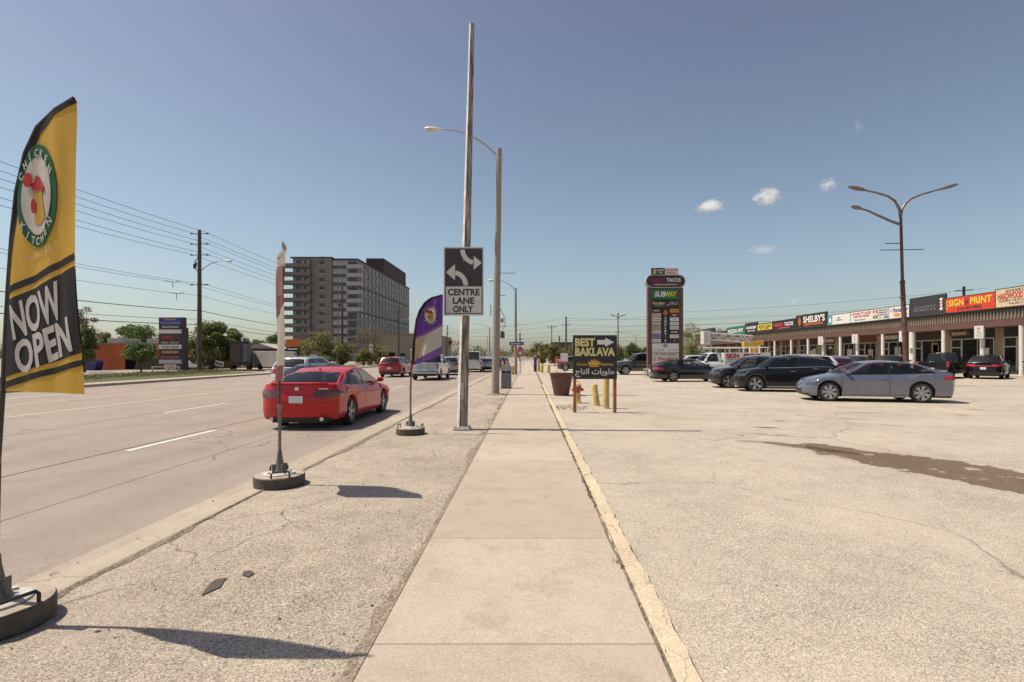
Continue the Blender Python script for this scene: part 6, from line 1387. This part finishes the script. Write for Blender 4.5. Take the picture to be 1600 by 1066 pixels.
def person(name, label, x, y, rz, top, leg, skin=(.38, .24, .17)):
    """small far pedestrian: one skinned body mid-stride, clothes as children"""
    root = thing(name, label, 'person', (x, y, 0), rz)
    def skinmesh(nm, V, E, Rr, m):
        me = bpy.data.meshes.new(nm); me.from_pydata(V, E, []); o = bpy.data.objects.new(nm, me); COL.objects.link(o); o.parent = root
        md = o.modifiers.new('skin', 'SKIN'); sb = o.modifiers.new('sub', 'SUBSURF'); sb.levels = 1; sb.render_levels = 2
        for i, q in enumerate(Rr): me.skin_vertices[0].data[i].radius = (q, q)
        me.skin_vertices[0].data[0].use_root = True; me.materials.append(m); return o
    V = [(0, 0, .95), (0, 0, 1.18), (0, 0, 1.38), (0, .01, 1.50), (0, .02, 1.62), (0, .02, 1.72), (-.19, 0, 1.38), (-.24, -.06, 1.12), (-.22, -.20, .92), (-.21, -.25, .84), (.19, 0, 1.38), (.24, .07, 1.12), (.23, .02, .88), (.23, -.02, .80), (-.09, 0, .90), (-.10, -.18, .50), (-.10, -.16, .08), (-.10, -.30, .04), (.09, 0, .90), (.10, .12, .52), (.10, .36, .16), (.10, .30, .05)]
    E = [(0, 1), (1, 2), (2, 3), (3, 4), (4, 5), (2, 6), (6, 7), (7, 8), (8, 9), (2, 10), (10, 11), (11, 12), (12, 13), (0, 14), (14, 15), (15, 16), (16, 17), (0, 18), (18, 19), (19, 20), (20, 21)]
    Rr = [.13, .13, .14, .055, .095, .075, .065, .048, .038, .045, .065, .048, .038, .045, .095, .062, .045, .04, .095, .062, .045, .04]
    skinmesh('body', V, E, Rr, mat('skin tone', skin, .6))
    skinmesh('jacket', [V[i] for i in (0, 1, 2, 6, 7, 8, 10, 11, 12)], [(0, 1), (1, 2), (2, 3), (3, 4), (4, 5), (2, 6), (6, 7), (7, 8)], [.155, .155, .165, .08, .06, .05, .08, .06, .05], top)
    skinmesh('trousers', [V[i] for i in (0, 14, 15, 16, 18, 19, 20)], [(0, 1), (1, 2), (2, 3), (0, 4), (4, 5), (5, 6)], [.14, .11, .08, .06, .11, .08, .06], leg)
    mb = MB(); mb.lathe([(0, 1.80), (.07, 1.79), (.105, 1.73), (.105, 1.66), (.09, 1.63)], 12, c=(0, .04, 0)); mb.build('hair', INK, root, smooth=True)
# ================================================================ UTILITY POLES AND WIRES
XU = -31.5
POLEY = [11.5, 49, 86.5, 124, 161.5, 199, 236.5]
for i, y in enumerate(POLEY[1:]):
    lab = ['tall wooden utility pole with a street lamp arm beside the tall sign cabinet', 'wooden utility pole in front of the left part of the apartment tower', 'wooden utility pole by the beige block right of the tower', 'far wooden utility pole fourth from the left along the road', 'far wooden utility pole fifth from the left along the road', 'furthest wooden utility pole on the left side of the road'][i]
    t = thing('utility_pole', lab, 'utility pole', (XU, y, 0), 0, 'wooden utility poles along the far side')
    mb = MB(); mb.tube([(0, 0, -.2), (0, 0, 13.7)], [.23, .15], 14); mb.build('pole', WOOD, t, smooth=.7)
    for z in (13.35, 12.35, 11.3, 8.45):
        mb = MB(); mb.tube([(-.62, 0, z), (.62, 0, z)], .035, 6); mb.build('crossarm', mat('grey crossarm', (.16, .13, .11), .8), t)
        for s in (-1, 1):
            mb = MB(); mb.lathe([(.03, 0), (.075, .03), (.04, .06), (.075, .09), (.04, .12), (.06, .15), (0, .18)], 10); mb.v = [(s * (.62 + b_[2] * 1.6), b_[0], z + b_[1]) for b_ in mb.v]; mb.build('insulator', DARK, t, smooth=.7)
    mb = MB(); mb.tube([(0, 0, 9.6), (-.35, 0, 9.9), (-.45, 0, 10.7), (-.2, 0, 11.0)], .04, 6); mb.tube([(-.5, 0, 10.0), (-.5, 0, 10.45)], .09, 8); mb.tube([(-.32, 0, 10.2), (-.32, 0, 10.6)], .07, 8); mb.build('cutout_switch', DARK, t)
    if i in (0, 2, 4): cobra(t, (.1, 0, 9.75), (1, 0, 0), 2.3, 1.0, LAMPW, STEEL, .045)
def cable(label, pts, r=.012, sag=.6, group='overhead cables along the far side of the road'):
    P = []
    for a, b in zip(pts[:-1], pts[1:]):
        a, b = Vector(a), Vector(b); n = 14
        for k in range(n): t = k / n; P.append(a.lerp(b, t) - Vector((0, 0, sag * 4 * t * (1 - t))))
    P.append(Vector(pts[-1])); mb = MB(); mb.tube(P, r, 5, cap=False); return tag(mb.build('overhead_cable', CABLE, None, smooth=True), label, 'cable', group)
for k, (dx, z, r, sg) in enumerate([(-.78, 13.43, .016, .5), (.78, 13.43, .016, .5), (-.78, 12.43, .016, .5), (.78, 12.43, .016, .5), (-.78, 11.38, .016, .55), (.78, 11.38, .016, .55), (-.6, 8.5, .014, .6), (.6, 8.5, .014, .6), (.15, 7.4, .014, .55), (.2, 5.95, .030, .5), (.2, 5.15, .018, .6), (.2, 4.65, .030, .5)]):
    cable('thin black overhead cable strung along the far side utility poles', [(XU + dx, y, z) for y in POLEY], r, sg)
for k, (dx, yy_, zz1) in enumerate(((-.6, 46.2, 8.42), (.15, 45.6, 7.30))):
    t = thing('line_spreader', ['small T shaped spreader hanging on the cables left of the tall utility pole', 'second T shaped spreader further left on the lower cables'][k], 'cable fitting', (XU + dx, yy_, zz1)); mb = MB(); mb.tube([(-.7, 0, 0), (-.2, 0, -.1), (.2, 0, -.1), (.7, 0, 0)], .03, 6); mb.tube([(0, 0, -.1), (0, 0, -.65)], .025, 6); mb.build('spreader_bar', DARK, t)
# poles on the right and the wires that cross the road
for (px, d, top, lab) in ((884.5, 134, 495, 'dark wooden pole rising behind the baklava board'), (874, 150, 525, 'shorter dark pole left of the one behind the baklava board'), (570 + 130, 215, 530, 'far thin pole beside the two hanging banners'), (812.5, 170, 520, 'far thin pole right of the slim street lamp')):
    x = (px - VX) * d / FPX; h = CH + (VY - top) * d / FPX; t = thing('utility_pole', lab, 'utility pole', (x, d, 0)); mb = MB(); mb.tube([(0, 0, 0), (0, 0, h)], [.28, .2], 10); mb.build('pole', WOOD, t); mb = MB(); mb.tube([(-1.0, 0, h - 2.2), (1.0, 0, h - 2.2)], .07, 6); mb.tube([(-1.0, 0, h - 2.2), (-1.0, 0, h - 1.7)], .06, 6); mb.tube([(1.0, 0, h - 2.2), (1.0, 0, h - 1.7)], .06, 6); mb.build('crossarm', DARK, t)
gx = 'thin cables strung across the road in the distance'
for z, z2 in ((11.6, 9.3), (9.9, 9.0), (8.4, 8.0), (7.0, 7.2), (6.0, 6.6)):
    cable('thin far cable crossing above the road at the junction', [(-31.5, 161.5, z2), (9.8, 134, z), (60, 128, z + .6)], .028, .8, gx)
for z in (11.0, 9.0, 7.9): cable('thin far cable passing behind the pylon sign towards the plaza roof', [(9.8, 134, z), (36, 120, z + 1.0), (90, 100, z + 4)], .024, .6, gx)
# lamp with two hanging banners on the far side
t = thing('banner_lamp', 'far lamp column with two hanging red and white banners', 'street lamp', (-24.3, 152, 0)); mb = MB(); mb.tube([(0, 0, 0), (0, 0, 7.3)], [.13, .09], 8); mb.build('pole', DARK, t)
for s in (-1, 1):
    mb = MB(); mb.prism([(s * .25, 3.6), (s * 1.35, 4.6), (s * 1.9, 6.6), (s * .25, 6.3)], lambda a, b: (a, -.02, b), lambda a, b: (a, .02, b)); o = mb.build('banner', cloth('far white', (.60, .55, .52)), t); mb = MB(); mb.prism([(s * .55, 5.0), (s * 1.2, 5.1), (s * 1.6, 6.3), (s * .5, 6.2)], lambda a, b: (a, -.03, b), lambda a, b: (a, .03, b)); mb.build('banner_print', RC, o)
for (px, d, hh, lab) in ((765, 95, 7.0, 'far slim lamp behind the concrete lamp'), (762, 190, 9.0, 'furthest slim lamp at the vanishing end of the road')):
    lamp_simple(lab, (px - VX) * d / FPX, d, hh, -1, 2.4, 'far street lamps')
panel('hanging_board', 'orange and red banner board on the far left of the junction', 'sign', (-6.0, 100, 2.2), 0, 1.1, .9, .05, OPR, [(0, RPR, [rect(-.1, .5, -.35, .3)], 'red_block')])
panel('hanging_board', 'magenta and white notice board under the blue street name board', 'sign', (-.75, 46.0, 2.05), 0, .40, .75, .03, PNK, [(0, WPR, [rect(-.12, .14, -.28, -.02)], 'white_block')])
panel('hanging_board', 'white banner board on the post before the apartment shrubs', 'sign', (-26.5, 86, 2.9), 0, .62, 1.4, .05, WF, [(0, RPR, [rect(-.2, .2, .1, .35)], 'red_block')])
panel('hanging_board', 'small white square board by the far kerb left of the red SUV', 'sign', (-26.0, 62, 1.35), 0, .85, .85, .05, WF, [])
for o_, h_ in ((bpy.data.objects['hanging_board'], 1.8), (bpy.data.objects['hanging_board.001'], 1.7), (bpy.data.objects['hanging_board.002'], 2.3), (bpy.data.objects['hanging_board.003'], .95)):
    mb = MB(); mb.tube([(0, .06, .3), (0, .06, -o_.location.z)], .04, 6); mb.build('post', STEEL, o_)

# ================================================================ TREES
def leaf_mesh(name, C, size, m, parent, rng, droop=.0):
    n = len(C); nrm = rng.normal(size=(n, 3)); nrm[:, 2] += .5; nrm /= np.linalg.norm(nrm, axis=1)[:, None]
    t = rng.normal(size=(n, 3)); u = np.cross(nrm, t); u /= np.linalg.norm(u, axis=1)[:, None] + 1e-9; v = np.cross(nrm, u)
    s = size * rng.uniform(.6, 1.35, size=(n, 1))
    V = np.stack([C - u * s * .5, C + v * s * .30, C + u * s * .5, C - v * s * .30], 1).reshape(-1, 3)
    me = bpy.data.meshes.new(name); me.vertices.add(4 * n); me.vertices.foreach_set('co', V.astype(np.float32).ravel())
    me.loops.add(4 * n); me.loops.foreach_set('vertex_index', np.arange(4 * n, dtype=np.int32)); me.polygons.add(n); me.polygons.foreach_set('loop_start', np.arange(0, 4 * n, 4, dtype=np.int32)); me.update(calc_edges=True); me.materials.append(m)
    o = bpy.data.objects.new(name, me); COL.objects.link(o); o.parent = parent; return o
BARK = mat('tree bark', (.09, .07, .05), .9, 0, .3, 5, .4, 20)
LV = {'deep': leaf_mat('deep green leaves', (.04, .07, .017), (.17, .23, .06)), 'mid': leaf_mat('mid green leaves', (.06, .085, .02), (.27, .30, .09)), 'spring': leaf_mat('spring yellow leaves', (.13, .13, .035), (.34, .31, .12)), 'dry': leaf_mat('sparse brown buds', (.12, .085, .045), (.25, .20, .11)), 'olive': leaf_mat('olive leaves', (.075, .088, .024), (.28, .26, .10))}
def tree(label, cat, x, y, h, w, trunk, kind, n, size, seed, lean=(0, 0), dense=1.0, clumps=26, z=0, group=None, name='tree', flat=1.0):
    rng = np.random.default_rng(seed); root = thing(name, label, cat, (x, y, z), 0, group); ch = h - trunk
    cc = []
    while len(cc) < clumps:
        p = rng.uniform(-1, 1, 3)
        if .30 < np.linalg.norm(p) < 1: 
            k = 1 - .35 * max(0, p[2]); cc.append((p[0] * w * .42 * k + lean[0], p[1] * w * .42 * k + lean[1], trunk + ch * .5 + p[2] * ch * .46 * flat))
    cc = np.array(cc); rad = rng.uniform(.4, 1.3, clumps) * w * .21 * dense
    n = int(n * 1.3); idx = rng.integers(0, clumps, n); d = rng.normal(size=(n, 3)); d /= np.linalg.norm(d, axis=1)[:, None]; rr_ = rng.uniform(.15, 1, n) ** .45
    C = cc[idx] + d * (rad[idx] * rr_)[:, None] * np.array([1, 1, .75]); C = C[C[:, 2] > .1]
    leaf_mesh('crown', C, size * .86, LV[kind], root, rng)
    mb = MB(); top = (lean[0] * .8, lean[1] * .8, trunk + ch * .35); mb.tube([(0, 0, -.1), (lean[0] * .35, lean[1] * .35, trunk * .55), top], [h * .022 + .03, h * .017 + .02, h * .010 + .01], 9)
    for k in range(0, clumps, 1 if clumps < 30 else 2):
        a = Vector((lean[0] * .6, lean[1] * .6, trunk * .8)); b = Vector(cc[k]); m_ = a.lerp(b, .5) + Vector((0, 0, -.04 * h)); mb.tube([a, m_, b], [h * .008 + .008, h * .005 + .005, h * .002 + .002], 5, cap=False)
    mb.build('trunk', BARK, root, smooth=True)
    return root
def TP(label, px0, px1, ytop, d, kind, n, size, seed, trunk=.3, base=0, **k):
    """tree whose crown spans px0..px1 and tops at ytop when standing d metres off"""
    K = FPX / d; x = ((px0 + px1) / 2 - VX) / K; return tree(label, k.pop('cat', 'tree'), x, d, CH + (VY - ytop) / K, (px1 - px0) / K, trunk * (CH + (VY - ytop) / K), kind, n, size, seed, **k)
TP('leaning young maple with dense crown in front of the orange brick wall', 194, 247, 535, 51.5, 'deep', 5200, .20, 1, .38, clumps=22)
TP('dark leafy tree at the edge of the yellow flag before the brick wall', 112, 152, 512, 52, 'deep', 4800, .21, 2, .25, clumps=20)
TP('pale half bare tree behind the yellow flag', 105, 155, 478, 60, 'dry', 2600, .20, 3, .2, dense=.9)
TP('small olive tree above the orange brick roof at its left', 150, 182, 520, 95, 'olive', 3500, .34, 4, .15)
TP('broad rounded tree behind the orange brick roof', 176, 255, 505, 90, 'deep', 8500, .36, 5, .12, clumps=34)
TP('big leafy tree behind the tall utility pole', 296, 368, 503, 58, 'mid', 12000, .27, 6, .06, clumps=44, dense=.85)
TP('side branch tree reaching over the dark box truck', 345, 384, 512, 61, 'mid', 4200, .26, 7, .3, clumps=18)
TP('dark round treetop left of the small orange sign cabinet', 412, 448, 520, 105, 'deep', 5200, .36, 8, .1)
TP('low dark trees behind the pale trailer', 380, 420, 528, 110, 'deep', 5200, .40, 9, .1)
TP('dark low tree between the trailer and the box truck', 366, 392, 532, 112, 'olive', 3000, .38, 10, .1)
TP('wide spring green shrub tree under the tower balconies', 462, 528, 516, 88, 'spring', 9500, .28, 11, .05, clumps=36, dense=.85)
TP('green shrub tree right below the tower balconies', 440, 480, 548, 80, 'olive', 3200, .26, 12, .05)
TP('upright pale green shrub in front of the tower base', 518, 548, 540, 84, 'spring', 3600, .24, 13, .05)
TP('bare reddish tree in front of the tower corner', 546, 606, 500, 96, 'dry', 3600, .20, 14, .25, dense=.95, clumps=40)
TP('dense green hedge tree behind the utility pole under the tower', 505, 556, 528, 92, 'olive', 6500, .26, 31, .05, clumps=30)
TP('low wide olive bush left of the red SUV', 470, 520, 552, 78, 'olive', 4200, .22, 32, .03, clumps=24)
TP('rusty brown bush under the bare reddish tree', 560, 600, 535, 92, 'dry', 4200, .22, 33, .05, clumps=26)
TP('pale shrub below the bare reddish tree', 554, 582, 543, 86, 'spring', 3000, .24, 15, .05)
TP('yellow green shrub by the beige block', 578, 612, 540, 86, 'spring', 3600, .24, 16, .05)
TP('spring green tree beside the solar post', 826, 868, 535, 92, 'spring', 6500, .26, 17, .12, clumps=30)
TP('darker tree right of the solar post', 850, 884, 538, 84, 'olive', 5500, .26, 18, .12, clumps=26)
TP('sandy spring tree behind the baklava board', 872, 912, 540, 110, 'dry', 3500, .3, 19, .1)
TP('sandy tree right of the baklava board', 955, 980, 540, 115, 'spring', 3000, .32, 20, .1)
TP('dark fir like tree behind the dark pickup', 972, 1000, 536, 120, 'deep', 4200, .36, 21, .05)
TP('pale green tree left of the pylon sign', 990, 1022, 542, 120, 'olive', 4200, .36, 22, .05)
TP('tall sparse spring tree right of the pylon sign', 1058, 1110, 506, 105, 'spring', 4200, .26, 23, .1, dense=.95, clumps=36)
TP('second sparse spring tree behind the green shop sign', 1104, 1156, 508, 125, 'spring', 4000, .30, 24, .1, dense=.95, clumps=36)
TP('bare treetop above the cream shop sign at the right edge', 1580, 1622, 438, 62, 'dry', 500, .14, 25, .4, dense=.9, clumps=30)
# far woods beyond everything read as one mass
def woods():
    rng = np.random.default_rng(99); Cs = []
    for x in np.arange(-420, 420, 7.0):
        d = 330 + rng.uniform(-40, 60); h = rng.uniform(5.5, 11.5); k = 260; w = rng.uniform(6, 10)
        p = rng.normal(size=(k, 3)); p /= np.linalg.norm(p, axis=1)[:, None]; p *= rng.uniform(.5, 1, (k, 1))
        if -34 < x < 8: d += 150
        Cs.append(np.stack([x + p[:, 0] * w, d + p[:, 1] * w, h * .5 + p[:, 2] * h * .52], 1))
    C = np.concatenate(Cs); C = C[C[:, 2] > 0]
    o = leaf_mesh('distant_woods', C, 1.5, LV['olive'], None, rng); tag(o, 'distant line of green trees along the horizon', 'woods', kind='stuff')
woods()
